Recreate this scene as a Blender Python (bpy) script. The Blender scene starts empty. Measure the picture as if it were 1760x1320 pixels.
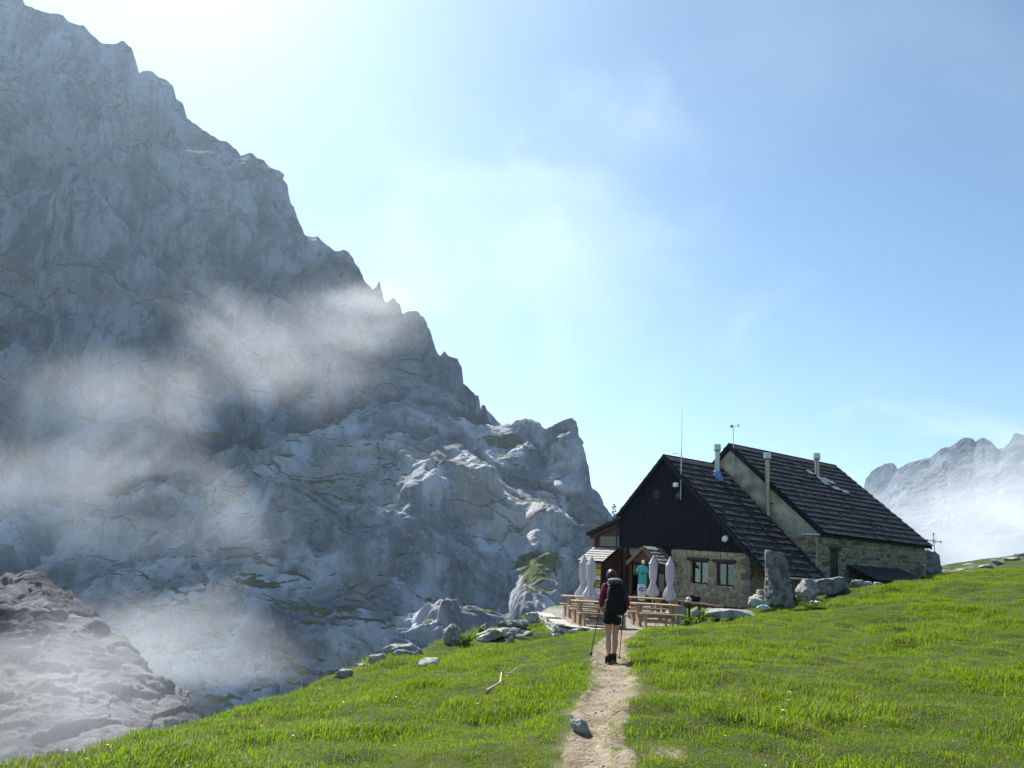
import bpy, bmesh, math, random
import numpy as np
from mathutils import Vector, Matrix, Quaternion
R_ = math.radians
random.seed(7); rng = np.random.default_rng(7)
sc = bpy.context.scene
col = sc.collection

# ------------------------------------------------------------------ camera
PITCH, ROLL, FPX = R_(12.7), R_(3.49), 1359.4
EYE = np.array([0.0, 0.0, 1.6])
cF = np.array([0, math.cos(PITCH), math.sin(PITCH)]); cR0 = np.array([1.0, 0, 0]); cU0 = np.cross(cR0, cF)
cR = math.cos(ROLL)*cR0 + math.sin(ROLL)*cU0; cU = -math.sin(ROLL)*cR0 + math.cos(ROLL)*cU0
cam = bpy.data.cameras.new('camera'); cam_o = bpy.data.objects.new('camera', cam); col.objects.link(cam_o)
cam.sensor_width = 36.0; cam.lens = 36.0*FPX/1760.0; cam.clip_start = 0.1; cam.clip_end = 30000
m = Matrix.Identity(4)
for i in range(3):
    m[i][0] = cR[i]; m[i][1] = cU[i]; m[i][2] = -cF[i]; m[i][3] = EYE[i]
cam_o.matrix_world = m
sc.camera = cam_o

# ------------------------------------------------------------------ sky, sun, exposure
SUN_AZ, SUN_EL = R_(-30.0), R_(45.0)
SUN = Vector((math.sin(SUN_AZ)*math.cos(SUN_EL), math.cos(SUN_AZ)*math.cos(SUN_EL), math.sin(SUN_EL)))
world = bpy.data.worlds.new('World'); sc.world = world; world.use_nodes = True
wt = world.node_tree; wt.nodes.clear()
w_out = wt.nodes.new('ShaderNodeOutputWorld'); w_bg = wt.nodes.new('ShaderNodeBackground')
w_sky = wt.nodes.new('ShaderNodeTexSky'); w_sky.sky_type = 'NISHITA'; w_sky.sun_disc = False
w_sky.sun_elevation = SUN_EL; w_sky.sun_rotation = SUN_AZ
w_sky.altitude = 2000; w_sky.air_density = 1.0; w_sky.dust_density = 2.3; w_sky.ozone_density = 0.0
w_bg.inputs['Strength'].default_value = 0.068
# thin high wisps of cloud spread over the whole sky
w_tc = wt.nodes.new('ShaderNodeTexCoord'); w_map = wt.nodes.new('ShaderNodeMapping')
w_map.inputs['Scale'].default_value = (1.0, 1.0, 1.5); w_map.inputs['Location'].default_value = (3.45, 2.12, 4.29)
w_n = wt.nodes.new('ShaderNodeTexNoise'); w_n.inputs['Scale'].default_value = 2.4; w_n.inputs['Detail'].default_value = 7
w_n.inputs['Roughness'].default_value = 0.52; w_n.inputs['Distortion'].default_value = 0.25
w_r = wt.nodes.new('ShaderNodeMapRange'); w_r.interpolation_type = 'SMOOTHSTEP'
w_r.inputs['From Min'].default_value = 0.44; w_r.inputs['From Max'].default_value = 0.82
w_r.inputs['To Max'].default_value = 0.13
w_mix = wt.nodes.new('ShaderNodeMix'); w_mix.data_type = 'RGBA'
w_mix.inputs[7].default_value = (7.2, 7.2, 7.2, 1)
wl = wt.links.new
wl(w_tc.outputs['Generated'], w_map.inputs['Vector']); wl(w_map.outputs[0], w_n.inputs['Vector'])
wl(w_n.outputs['Fac'], w_r.inputs['Value']); wl(w_r.outputs[0], w_mix.inputs[0])
wl(w_sky.outputs[0], w_mix.inputs[6]); w_tint = wt.nodes.new('ShaderNodeMix'); w_tint.data_type = 'RGBA'; w_tint.blend_type = 'MULTIPLY'; w_tint.inputs[0].default_value = 1.0; w_tint.inputs[7].default_value = (0.88, 1.07, 1.10, 1)
wl(w_mix.outputs[2], w_tint.inputs[6]); wl(w_tint.outputs[2], w_bg.inputs['Color']); wl(w_bg.outputs[0], w_out.inputs['Surface'])

sun = bpy.data.lights.new('sun', 'SUN'); sun.energy = 5.0; sun.angle = R_(0.53); sun.color = (1.0, 0.955, 0.88)
sun_o = bpy.data.objects.new('sun', sun); col.objects.link(sun_o)
sun_o.rotation_euler = (-SUN).to_track_quat('-Z', 'Y').to_euler(); sun_o.location = (-40, 60, 90)

vs = sc.view_settings
vs.view_transform = 'Standard'; vs.look = 'None'; vs.gamma = 1.0; vs.use_curve_mapping = False
vs.exposure = 1.15
sc.cycles.use_denoising = True
sc.cycles.max_bounces = 6; sc.cycles.diffuse_bounces = 3; sc.cycles.glossy_bounces = 2
sc.cycles.transmission_bounces = 4; sc.cycles.transparent_max_bounces = 8; sc.cycles.volume_bounces = 2
sc.cycles.volume_step_rate = 0.6; sc.cycles.volume_max_steps = 256
sc.cycles.sample_clamp_indirect = 6.0

# ------------------------------------------------------------------ helpers
def ray(x, y): return (x-880)/FPX*cR - (y-660)/FPX*cU + cF
def at(x, y, Y):
    """the point of the place that photograph pixel (x, y) shows at Y metres ahead"""
    d = ray(x, y); return d*Y/d[1] + EYE
def at_r(x, y, dist):
    d = ray(x, y); return d*dist/math.hypot(d[0], d[1]) + EYE
def to_px(P):
    q = np.asarray(P, float) - EYE; z = q@cF
    return 880+FPX*(q@cR)/z, 660-FPX*(q@cU)/z
def sstep(a, b, x):
    t = np.clip((x-a)/(b-a), 0, 1); return t*t*(3-2*t)

def _hash(ix, iy, iz, seed):
    h = (ix*374761393 + iy*668265263 + iz*2147483647 + seed*1274126177) & 0xFFFFFFFF
    h = ((h ^ (h >> 13))*1274126177) & 0xFFFFFFFF
    h = ((h ^ (h >> 15))*2246822519) & 0xFFFFFFFF
    return ((h ^ (h >> 16)) & 0xFFFF)/65535.0
def vnoise(P, seed=0):
    P = np.asarray(P, float); f = np.floor(P); i = f.astype(np.int64); t = P-f; t = t*t*t*(t*(t*6-15)+10)
    r = 0
    for dx in (0, 1):
        wx = t[..., 0] if dx else 1-t[..., 0]
        for dy in (0, 1):
            wy = t[..., 1] if dy else 1-t[..., 1]
            for dz in (0, 1):
                wz = t[..., 2] if dz else 1-t[..., 2]
                r = r + wx*wy*wz*_hash(i[..., 0]+dx, i[..., 1]+dy, i[..., 2]+dz, seed)
    return r*2-1
def fbm(P, octv=4, seed=0, gain=0.5):
    a, s, r = 1.0, 1.0, 0
    P = np.asarray(P, float)
    for k in range(octv):
        r = r + a*vnoise(P*s + 17.3*k, seed+k); a *= gain; s *= 2.03
    return r
def ridged(P, octv=4, seed=0, gain=0.5):
    a, s, r = 1.0, 1.0, 0
    P = np.asarray(P, float)
    for k in range(octv):
        r = r + a*(1-2*np.abs(vnoise(P*s + 9.1*k, seed+k))); a *= gain; s *= 2.1
    return r
def facets(P, seed=0):
    """blocky cells, each with its own tilt: (height, distance to the crack between two cells)"""
    P = np.asarray(P, float); sh = P.shape[:-1]; P = P.reshape(-1, 3); f = np.floor(P).astype(np.int64)
    d1 = np.full(len(P), 9.0); d2 = np.full(len(P), 9.0); h = np.zeros(len(P)); ws = np.zeros(len(P))
    for dx in (-1, 0, 1):
        for dy in (-1, 0, 1):
            for dz in (-1, 0, 1):
                i = f+np.array([dx, dy, dz]); r = [_hash(i[:, 0], i[:, 1], i[:, 2], seed+k) for k in range(6)]
                q = P-(i+np.stack(r[:3], -1)); d = np.sqrt((q*q).sum(-1))
                hh = (r[3]-.5)*1.0+q[:, 0]*(r[4]-.5)*2.0+q[:, 2]*(r[5]-.72)*1.9
                n = d < d1; d2 = np.where(n, d1, np.minimum(d2, d)); d1 = np.where(n, d, d1); w = np.exp(-34*d); h += w*hh; ws += w
    return (h/ws).reshape(sh), (d2-d1).reshape(sh)
def P3(x, y, z=None):
    z = np.zeros_like(x) if z is None else z
    return np.stack([x, y, z], -1)

def tag(o, label=None, cat=None, group=None, kind=None):
    if label: o['label'] = label
    if cat: o['category'] = cat
    if group: o['group'] = group
    if kind or cat: o['kind'] = kind or 'thing'
    return o
def empty(name, loc=(0, 0, 0), rz=0, parent=None):
    o = bpy.data.objects.new(name, None); col.objects.link(o); o.location = loc; o.rotation_euler = (0, 0, rz)
    o.empty_display_size = 0.2
    if parent: o.parent = parent
    return o
def link(name, me, mat=None, parent=None, smooth=False):
    o = bpy.data.objects.new(name, me); col.objects.link(o)
    if mat is not None: me.materials.append(mat)
    if parent: o.parent = parent
    if smooth: me.polygons.foreach_set('use_smooth', [True]*len(me.polygons))
    return o
def grid_mesh(name, V, nu, nv):
    """V: (nu*nv,3), index = i*nv+j"""
    me = bpy.data.meshes.new(name)
    i, j = np.meshgrid(np.arange(nu-1), np.arange(nv-1), indexing='ij')
    a = (i*nv+j).ravel(); q = np.stack([a, a+nv, a+nv+1, a+1], -1).astype(np.int32)
    me.vertices.add(len(V)); me.vertices.foreach_set('co', np.asarray(V, np.float32).ravel())
    n = len(q); me.loops.add(n*4); me.polygons.add(n)
    me.loops.foreach_set('vertex_index', q.ravel())
    me.polygons.foreach_set('loop_start', np.arange(0, n*4, 4, dtype=np.int32))
    me.polygons.foreach_set('use_smooth', np.ones(n, bool))
    me.update(calc_edges=True); me.validate()
    return me
def attr(me, name, vals):
    a = me.attributes.new(name, 'FLOAT', 'POINT'); a.data.foreach_set('value', np.asarray(vals, np.float32))

class MB:
    def __init__(s): s.v = []; s.f = []
    def add(s, vs, fs):
        n = len(s.v); s.v += [tuple(map(float, p)) for p in vs]; s.f += [tuple(n+i for i in f) for f in fs]; return s
    def box(s, x0, x1, y0, y1, z0, z1, j=0.0):
        vs = [(x, y, z) for x in (x0, x1) for y in (y0, y1) for z in (z0, z1)]
        if j: vs = [tuple(c+random.uniform(-j, j) for c in p) for p in vs]
        return s.add(vs, [(0, 1, 3, 2), (4, 6, 7, 5), (0, 4, 5, 1), (2, 3, 7, 6), (0, 2, 6, 4), (1, 5, 7, 3)])
    def obox(s, c, ax, ay, az):
        c, ax, ay, az = map(np.array, (c, ax, ay, az))
        vs = [c+i*ax+j*ay+k*az for i in (-1, 1) for j in (-1, 1) for k in (-1, 1)]
        return s.add(vs, [(0, 1, 3, 2), (4, 6, 7, 5), (0, 4, 5, 1), (2, 3, 7, 6), (0, 2, 6, 4), (1, 5, 7, 3)])
    def bar(s, p, q, w, h, up=(0, 0, 1)):
        p, q = Vector(p), Vector(q); d = (q-p); L = d.length; d.normalize()
        side = d.cross(Vector(up)); side.normalize(); u2 = side.cross(d)
        return s.obox((p+q)/2, d*L/2, side*w/2, u2*h/2)
    def tube(s, p, q, r, r2=None, n=10, caps=True):
        p, q = Vector(p), Vector(q); r2 = r if r2 is None else r2
        d = (q-p).normalized(); a = d.orthogonal().normalized(); b = d.cross(a); vs = []
        for k in range(n):
            t = 2*math.pi*k/n; o = a*math.cos(t)+b*math.sin(t); vs += [p+o*r, q+o*r2]
        fs = [(2*k, 2*((k+1) % n), 2*((k+1) % n)+1, 2*k+1) for k in range(n)]
        if caps: fs += [tuple(2*k for k in reversed(range(n))), tuple(2*k+1 for k in range(n))]
        return s.add(vs, fs)
    def prism(s, pts, axis, a, b):
        """pts: 2D outline; axis 0/1/2 = extrusion axis between a and b"""
        def mk(p, t):
            l = list(p); l.insert(axis, t); return tuple(l)
        n = len(pts)
        return s.add([mk(p, a) for p in pts]+[mk(p, b) for p in pts],
                     [tuple(range(n)), tuple(range(2*n-1, n-1, -1))]+[(k, k+n, (k+1) % n+n, (k+1) % n) for k in range(n)])
    def lathe(s, prof, n=16, c=(0, 0, 0), lob=0, amp=0.0):
        vs = []; m_ = len(prof)
        for r, z in prof:
            for k in range(n):
                t = 2*math.pi*k/n; rr = r*(1+amp*math.cos(lob*t)); vs.append((c[0]+rr*math.cos(t), c[1]+rr*math.sin(t), c[2]+z))
        fs = [(i*n+k, i*n+(k+1) % n, (i+1)*n+(k+1) % n, (i+1)*n+k) for i in range(m_-1) for k in range(n)]
        fs += [tuple(reversed(range(n))), tuple((m_-1)*n+k for k in range(n))]
        return s.add(vs, fs)
    def mesh(s, name='mesh'):
        me = bpy.data.meshes.new(name); me.from_pydata(s.v, [], s.f)
        bm = bmesh.new(); bm.from_mesh(me); bmesh.ops.recalc_face_normals(bm, faces=bm.faces); bm.to_mesh(me); bm.free()
        return me
    def build(s, name, mat, parent=None, smooth=False, bevel=0.0):
        o = link(name, s.mesh(name), mat, parent, smooth)
        if bevel:
            b = o.modifiers.new('bevel', 'BEVEL'); b.width = bevel; b.segments = 2; b.limit_method = 'ANGLE'
        return o

# ------------------------------------------------------------------ materials
class NT:
    def __init__(s, name):
        s.m = bpy.data.materials.new(name); s.m.use_nodes = True; s.t = s.m.node_tree; s.t.nodes.clear()
        s.out = s.t.nodes.new('ShaderNodeOutputMaterial')
    def n(s, typ, **kw):
        nd = s.t.nodes.new('ShaderNode'+typ)
        for k, v in kw.items():
            if k in ('inp',):
                for kk, vv in v.items(): s.set(nd.inputs[kk], vv)
            else: setattr(nd, k, v)
        return nd
    def set(s, sock, v):
        if isinstance(v, bpy.types.NodeSocket): s.t.links.new(v, sock)
        elif isinstance(v, (tuple, list)) and len(v) == 3 and sock.type == 'RGBA': sock.default_value = (*v, 1)
        else: sock.default_value = v
    def pos(s): return s.n('NewGeometry').outputs['Position']
    def obj(s): return s.n('TexCoord').outputs['Object']
    def rnd(s): return s.n('ObjectInfo').outputs['Random']
    def attr(s, name): return s.n('Attribute', attribute_name=name).outputs['Fac']
    def map(s, v, scale=(1, 1, 1), rot=(0, 0, 0), loc=(0, 0, 0)):
        return s.n('Mapping', inp={'Vector': v, 'Scale': scale, 'Rotation': rot, 'Location': loc}).outputs[0]
    def noise(s, v, scale, detail=4, rough=0.55, dist=0.0):
        return s.n('TexNoise', inp={'Vector': v, 'Scale': scale, 'Detail': detail, 'Roughness': rough, 'Distortion': dist}).outputs['Fac']
    def voro(s, v, scale, feature='F1', out='Distance', rand=1.0):
        return s.n('TexVoronoi', feature=feature, inp={'Vector': v, 'Scale': scale, 'Randomness': rand}).outputs[out]
    def ramp(s, f, a, b, c0=0.0, c1=1.0, smooth=True):
        return s.n('MapRange', interpolation_type='SMOOTHSTEP' if smooth else 'LINEAR',
                   inp={'Value': f, 'From Min': a, 'From Max': b, 'To Min': c0, 'To Max': c1}).outputs[0]
    def mix(s, f, a, b, blend='MIX'):
        nd = s.n('Mix', data_type='RGBA', blend_type=blend)
        s.set(nd.inputs[0], f); s.set(nd.inputs[6], a); s.set(nd.inputs[7], b); return nd.outputs[2]
    def math(s, op, a, b=0.0, c=None):
        nd = s.n('Math', operation=op); s.set(nd.inputs[0], a); s.set(nd.inputs[1], b)
        if c is not None: s.set(nd.inputs[2], c)
        return nd.outputs[0]
    def bump(s, h, strength=0.4, dist=0.02, nrm=None):
        nd = s.n('Bump', inp={'Height': h, 'Strength': strength, 'Distance': dist})
        if nrm is not None: s.set(nd.inputs['Normal'], nrm)
        return nd.outputs[0]
    def done(s, color, rough=0.8, normal=None, spec=0.3, metal=0.0, **kw):
        b = s.n('BsdfPrincipled'); s.set(b.inputs['Base Color'], color); s.set(b.inputs['Roughness'], rough)
        s.set(b.inputs['Specular IOR Level'], spec); s.set(b.inputs['Metallic'], metal)
        if normal is not None: s.set(b.inputs['Normal'], normal)
        for k, v in kw.items(): s.set(b.inputs[k], v)
        s.t.links.new(b.outputs[0], s.out.inputs['Surface']); return s.m

def simple(name, c, rough=0.7, spec=0.3, metal=0.0, var=0.15, scale=12, bump=0.15, bd=0.004):
    t = NT(name); v = t.obj(); n = t.noise(v, scale, 5)
    d = tuple(x*(1-var) for x in c); l = tuple(min(1, x*(1+var)) for x in c)
    return t.done(t.mix(t.ramp(n, .3, .7), d, l), rough, t.bump(n, bump, bd), spec, metal)

def m_mountain(name, tint=(1, 1, 1), sc_=1.0):
    t = NT(name); p = t.pos()
    big = t.noise(p, .012*sc_, 8, .6); mid = t.noise(t.map(p, (1, 1, .45)), .032*sc_, 9, .60)
    streak = t.noise(t.map(p, (1, 1, .12), (0, .25, 0)), .11*sc_, 5, .6)
    fine = t.noise(p, .42*sc_, 7, .72)
    k = lambda c: tuple(a*b for a, b in zip(c, tint))
    c = t.mix(t.ramp(mid, .40, .60), k((.14, .15, .17)), k((.42, .43, .45)))
    c = t.mix(t.math('MULTIPLY', t.ramp(streak, .50, .66), .65), c, k((.10, .105, .115)))
    c = t.mix(t.math('MULTIPLY', t.ramp(big, .50, .64), .6), c, k((.40, .34, .27)))
    c = t.mix(t.math('MULTIPLY', t.ramp(fine, .34, .45, 1, 0), .30), c, k((.10, .105, .115))); c = t.mix(t.math('MULTIPLY', t.ramp(fine, .53, .66), .5), c, k((.42, .42, .41)))
    lich = t.math('MULTIPLY', t.ramp(t.noise(p, .035*sc_, 6, .65), .56, .70), .5)
    c = t.mix(lich, c, (.075, .08, .06))
    wp = t.n('VectorMath', operation='ADD'); wn = t.n('TexNoise', inp={'Vector': p, 'Scale': .05*sc_, 'Detail': 4}); wsc = t.n('VectorMath', operation='SCALE', inp={'Scale': 16.0/sc_})
    t.set(wsc.inputs[0], wn.outputs['Color']); t.set(wp.inputs[0], p); t.set(wp.inputs[1], wsc.outputs[0])
    ck = t.voro(t.map(wp.outputs[0], (.8, .8, 1.5), (.2, .35, .1)), .019*sc_, 'DISTANCE_TO_EDGE'); ck2 = t.voro(t.map(wp.outputs[0], (1, 1, .6), (.5, .2, .4)), .13*sc_, 'DISTANCE_TO_EDGE')
    cm = t.math('MULTIPLY', t.ramp(t.noise(p, .012*sc_, 5), .47, .60), .75)
    c = t.mix(t.math('MULTIPLY', t.ramp(ck, .0, .026, 1, 0), cm), c, k((.06, .062, .065))); c = t.mix(t.math('MULTIPLY', t.ramp(ck2, .0, .05, 1, 0), t.math('MULTIPLY', cm, .45)), c, k((.09, .093, .10)))
    gn = t.noise(p, .06*sc_, 7, .65)
    gf = t.ramp(t.math('ADD', t.attr('grass'), t.math('MULTIPLY_ADD', gn, 1.25, -.65)), .42, .62)
    gc = t.mix(t.ramp(t.noise(p, .25*sc_, 5), .35, .65), (.075, .105, .03), (.17, .19, .065))
    c = t.mix(gf, c, gc)
    h = t.math('ADD', t.math('MULTIPLY', t.noise(t.map(p, (1, 1, .5), (.3, .2, 0)), .22*sc_, 10, .68), 3.0),
               t.math('MULTIPLY', t.voro(t.map(p, (1, 1, .6), (.35, .3, .2)), .12*sc_, 'DISTANCE_TO_EDGE'), 1.2))
    return t.done(c, .95, t.bump(h, 1.0, 2.6/sc_), .1)

def m_rock(name='limestone', lichen=True, a=(.19, .188, .18), b=(.40, .395, .375)):
    t = NT(name); p = t.pos(); n1 = t.noise(p, 3.5, 8, .65); n2 = t.noise(t.map(p, (1, 1, 2.6), (.2, .1, 0)), 6, 7, .65)
    c = t.mix(t.ramp(n1, .36, .64), a, b)
    c = t.mix(t.math('MULTIPLY', t.ramp(n2, .5, .7), .5), c, tuple(x*.62 for x in a))
    if lichen: c = t.mix(t.math('MULTIPLY', t.ramp(t.noise(p, 2.2, 6, .7), .57, .68), .55), c, (.20, .19, .09))
    h = t.math('ADD', n1, t.math('MULTIPLY', n2, .7))
    return t.done(c, .93, t.bump(h, .75, .06), .15)

def m_stonewall(name, a, b, warm=(.38, .32, .22)):
    t = NT(name); p = t.obj(); w = t.pos(); r = t.rnd()
    c = t.mix(r, a, b); c = t.mix(t.ramp(t.math('FRACT', t.math('MULTIPLY', r, 7.31)), .6, .9), c, warm)
    n = t.noise(w, 9, 7, .65)
    c = t.mix(t.math('MULTIPLY', t.ramp(n, .45, .7), .45), c, tuple(x*.55 for x in a))
    return t.done(c, .95, t.bump(n, .6, .03), .12)

def m_wood(name, a, b, grain=(14, 14, 1.2), rough=.75, spec=.25, scale=3):
    t = NT(name); p = t.obj(); r = t.rnd()
    off = t.n('CombineXYZ'); t.set(off.inputs[0], t.math('MULTIPLY', r, 37.0)); t.set(off.inputs[2], t.math('MULTIPLY', r, 11.0))
    v = t.n('VectorMath', operation='ADD'); t.set(v.inputs[0], p); t.set(v.inputs[1], off.outputs[0])
    n = t.noise(t.map(v.outputs[0], grain), scale, 6, .6, .3)
    c = t.mix(t.ramp(n, .3, .7), a, b); c = t.mix(t.math('MULTIPLY', r, .35), c, tuple(x*.6 for x in a))
    return t.done(c, rough, t.bump(n, .35, .006), spec)

M = {}
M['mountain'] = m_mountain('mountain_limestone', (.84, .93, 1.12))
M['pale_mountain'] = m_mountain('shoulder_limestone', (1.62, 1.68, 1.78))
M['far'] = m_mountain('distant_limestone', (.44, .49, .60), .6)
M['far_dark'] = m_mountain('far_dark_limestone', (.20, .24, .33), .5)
M['near_ridge'] = m_mountain('ridge_limestone', (.58, .56, .56), 2.2)
M['rock'] = m_rock(); M['rock_dark'] = m_rock('dark_limestone', True, (.085, .09, .088), (.25, .25, .24))
M['rubble'] = m_stonewall('rubble_stone', (.12, .11, .09), (.33, .295, .23), (.33, .27, .16))
M['facade_stone'] = m_stonewall('facade_stone', (.24, .20, .14), (.42, .355, .25), (.40, .32, .19))
M['dry_stone'] = m_stonewall('dry_stone', (.30, .29, .27), (.52, .50, .46), (.40, .37, .31))
M['mortar'] = simple('lime_mortar', (.44, .375, .255), .95, .1, var=.3, scale=4, bump=.5, bd=.02)
M['plaster'] = simple('weathered_cement_render', (.50, .45, .34), .95, .1, var=.38, scale=1.6, bump=.3, bd=.01)
M['slate'] = None
t = NT('slate'); w_ = t.pos(); n = t.noise(w_, 7, 6, .65); n2 = t.noise(w_, 1.1, 4)
c = t.mix(t.ramp(n, .35, .65), (.012, .0135, .017), (.038, .042, .051)); c = t.mix(t.math('MULTIPLY', t.ramp(t.noise(t.map(w_, (1, 1, 3)), 2.6, 6, .7), .54, .66), .36), c, (.095, .102, .115))
M['slate'] = t.done(c, t.ramp(n, .3, .7, .6, .85), t.bump(n, .5, .02), .22)
M['trim'] = simple('dark_roof_trim', (.012, .012, .014), .7, .2, var=.2)
M['black_wood'] = m_wood('black_stained_boards', (.0035, .005, .008), (.008, .010, .014), (20, 20, 1.0), .75, .15)
M['brown_wood'] = m_wood('red_brown_boards', (.050, .022, .012), (.105, .050, .026), (16, 16, 1.2), .6, .3)
M['dark_wood'] = m_wood('dark_brown_timber', (.016, .010, .007), (.038, .023, .016), (16, 16, 1.2), .6, .3)
M['honey_wood'] = m_wood('honey_boards', (.13, .068, .03), (.22, .125, .06), (16, 16, 1.2), .6, .3)
M['pine'] = m_wood('varnished_pine', (.30, .20, .12), (.47, .34, .21), (1.2, 12, 12), .5, .35)
M['rail_wood'] = m_wood('red_varnished_rail', (.22, .10, .06), (.34, .17, .11), (1.2, 14, 14), .5, .35)
M['grey_wood'] = m_wood('weathered_grey_wood', (.33, .29, .22), (.52, .47, .38), (1.0, 14, 14), .85, .15)
M['steel'] = simple('galvanised_steel', (.50, .50, .46), .42, .5, .75, var=.12, bump=.05)
M['old_steel'] = simple('weathered_flue_pipe', (.42, .38, .25), .5, .5, .45, var=.15, bump=.05)
M['blue_metal'] = simple('blue_grey_flashing', (.16, .27, .46), .45, .5, .3, var=.2)
M['white'] = simple('white_paint', (.78, .78, .76), .5, .4, var=.05)
M['iron'] = simple('black_iron', (.03, .03, .032), .55, .4, .4, var=.2)
M['glass'] = None
t = NT('window_glass'); M['glass'] = t.done((.012, .015, .018), .06, None, .6)
M['curtain'] = simple('pale_curtain', (.10, .10, .10), .9, .1, var=.1)
M['canvas'] = None
t = NT('lilac_white_canvas'); n = t.noise(t.obj(), 20, 4); d = t.n('BsdfDiffuse'); tr = t.n('BsdfTranslucent')
t.set(d.inputs[0], t.mix(n, (.55, .52, .57), (.66, .63, .67))); t.set(tr.inputs[0], (.66, .62, .66)); mx = t.n('MixShader', inp={0: .22})
t.t.links.new(d.outputs[0], mx.inputs[1]); t.t.links.new(tr.outputs[0], mx.inputs[2]); t.t.links.new(mx.outputs[0], t.out.inputs['Surface']); M['canvas'] = t.m
M['teal'] = simple('teal_jersey', (.05, .36, .36), .85, .1, var=.2, scale=30)
M['white_cloth'] = simple('white_jersey', (.62, .63, .68), .85, .1, var=.08, scale=30)
M['blue_print'] = simple('blue_print', (.06, .08, .30), .8, .1)
M['cream'] = simple('cream_knob', (.62, .53, .36), .6, .3)
M['paper_yellow'] = simple('yellow_paper', (.62, .50, .06), .8, .1, var=.1)
M['paper_white'] = simple('white_paper', (.70, .70, .66), .8, .1, var=.05)
M['paper_orange'] = simple('orange_paper', (.45, .17, .05), .8, .1, var=.1)
M['paper_green'] = simple('olive_paper', (.30, .33, .05), .8, .1, var=.1)
M['ink'] = simple('black_ink', (.03, .03, .03), .8, .1)
M['bag_teal'] = simple('pale_turquoise_plastic', (.42, .66, .62), .35, .5, var=.2, scale=8)
M['bag_blue'] = simple('pale_blue_plastic', (.50, .62, .72), .35, .5, var=.2, scale=8)
M['green_gutter'] = simple('green_white_gutter', (.42, .50, .44), .5, .4, var=.2)
M['skin'] = simple('skin', (.46, .27, .19), .55, .4, var=.08, bump=.05)
M['maroon'] = simple('maroon_jersey', (.16, .022, .045), .8, .15, var=.2, scale=30)
M['pink_strap'] = simple('pink_trim', (.42, .10, .14), .7, .2)
M['black_cloth'] = simple('black_cloth', (.010, .011, .014), .8, .2, var=.3, scale=30)
M['grey_cloth'] = simple('grey_pack_lid', (.075, .08, .10), .65, .3, var=.25, scale=20)
M['hair'] = simple('dark_auburn_hair', (.030, .009, .009), .5, .4, var=.4, scale=40, bump=.5)
M['boot'] = simple('dark_boot_leather', (.035, .028, .028), .7, .25, var=.3)
M['sole'] = simple('boot_sole', (.12, .11, .10), .8, .2)
M['sock'] = simple('dark_sock', (.02, .02, .025), .9, .1)
M['twig'] = simple('bleached_dead_branch', (.46, .40, .30), .85, .1, var=.25)

# ------------------------------------------------------------------ terrain function
CT = [(1027,1320,7.05),(1030,1245,9.0),(1031,1216,10.2),(1053,1178,12),(1050,1135,15.5),(1048,1120,17.4),(1050,1098,21),(1060,1086,24.3),
      (75,1320,8.6),(300,1255,12.3),(520,1190,16.2),(600,1155,19.2),(720,1118,24),(800,1100,26),(930,1097,25.6),
      (500,1320,7.6),(700,1250,10.2),(800,1180,14.5),(900,1130,19),
      (1760,1320,7.0),(1760,1150,13),(1500,1150,14.2),(1300,1200,10.9),(1400,1320,6.95),(1250,1120,18.2),(1450,1080,21.5),(1650,1060,22),
      (1345,1052,29.3),(1290,1062,28),(1450,1020,31),(1500,1010,32.2),(1580,1000,35.5),(1625,992,43),(1760,979,41),(1240,1070,27)]
CP = [at(*c) for c in CT] + [np.array(p, float) for p in
     [(2.4,26.6,-.27),(4.2,26.2,-.27),(2.6,29.5,-.2),(4.6,31,-.16),(6.2,28.2,-.2),(7.2,28.6,-.1),(5.4,37.6,-.02),(7.2,34.8,.12),(9.7,31.6,.42),(11.5,32.5,.8),(13,33.5,1.05),
      (15.4,34.6,1.35),(20.6,39,2.15),(8,41,.3),(15,44,1.3),(4.2,41,-.2),(26,50,2.05),(31.5,52,3.2),(37.7,58,4.35),(45,50,4.4),(45,20,3.4),(20,5,1.2),
      (0,0,0),(5,0,.3),(-5,0,-.6),(0,-6,.05),(12,-6,.7),(-5,-6,-.6),(30,-10,2.2),(80,80,5),(100,0,8),(10,60,-2),(30,90,-1)]]
CP = np.array(CP)
def _tps(r2): return 0.5*r2*np.log(np.maximum(r2, 1e-9))
_n = len(CP); _d2 = ((CP[:, None, :2]-CP[None, :, :2])**2).sum(-1)
_A = np.zeros((_n+3, _n+3)); _A[:_n, :_n] = _tps(_d2) + np.eye(_n)*0.08
_A[:_n, _n] = 1; _A[:_n, _n+1:] = CP[:, :2]; _A[_n, :_n] = 1; _A[_n+1:, :_n] = CP[:, :2].T
_w = np.linalg.solve(_A, np.concatenate([CP[:, 2], np.zeros(3)]))
PLATEAU = np.array([(-7,-25),(-4.7,0),(-4.05,8.6),(-4.35,12.3),(-3.75,16.2),(-3.5,19.2),(-2.45,24),(-1.1,26.6),(1.15,29.5),(2.6,40),(6,46.5),(15,50),(24,53),(40,78),(120,140),(140,-25)], float)
def outside(x, y):
    """distance outside the meadow plateau (0 inside)"""
    p = np.stack([x, y], -1); best = np.full(x.shape, 1e18); inside = np.zeros(x.shape, bool)
    n = len(PLATEAU)
    for k in range(n):
        a, b = PLATEAU[k], PLATEAU[(k+1) % n]; ab = b-a
        t_ = np.clip(((p-a)@ab)/(ab@ab), 0, 1); q = p-(a+t_[..., None]*ab); best = np.minimum(best, (q**2).sum(-1))
        c_ = ((a[1] > y) != (b[1] > y)); xi = a[0]+(y-a[1])*(b[0]-a[0])/((b[1]-a[1]) if b[1] != a[1] else 1e-9)
        inside ^= c_ & (x < xi)
    return np.where(inside, 0, np.sqrt(best))
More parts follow.
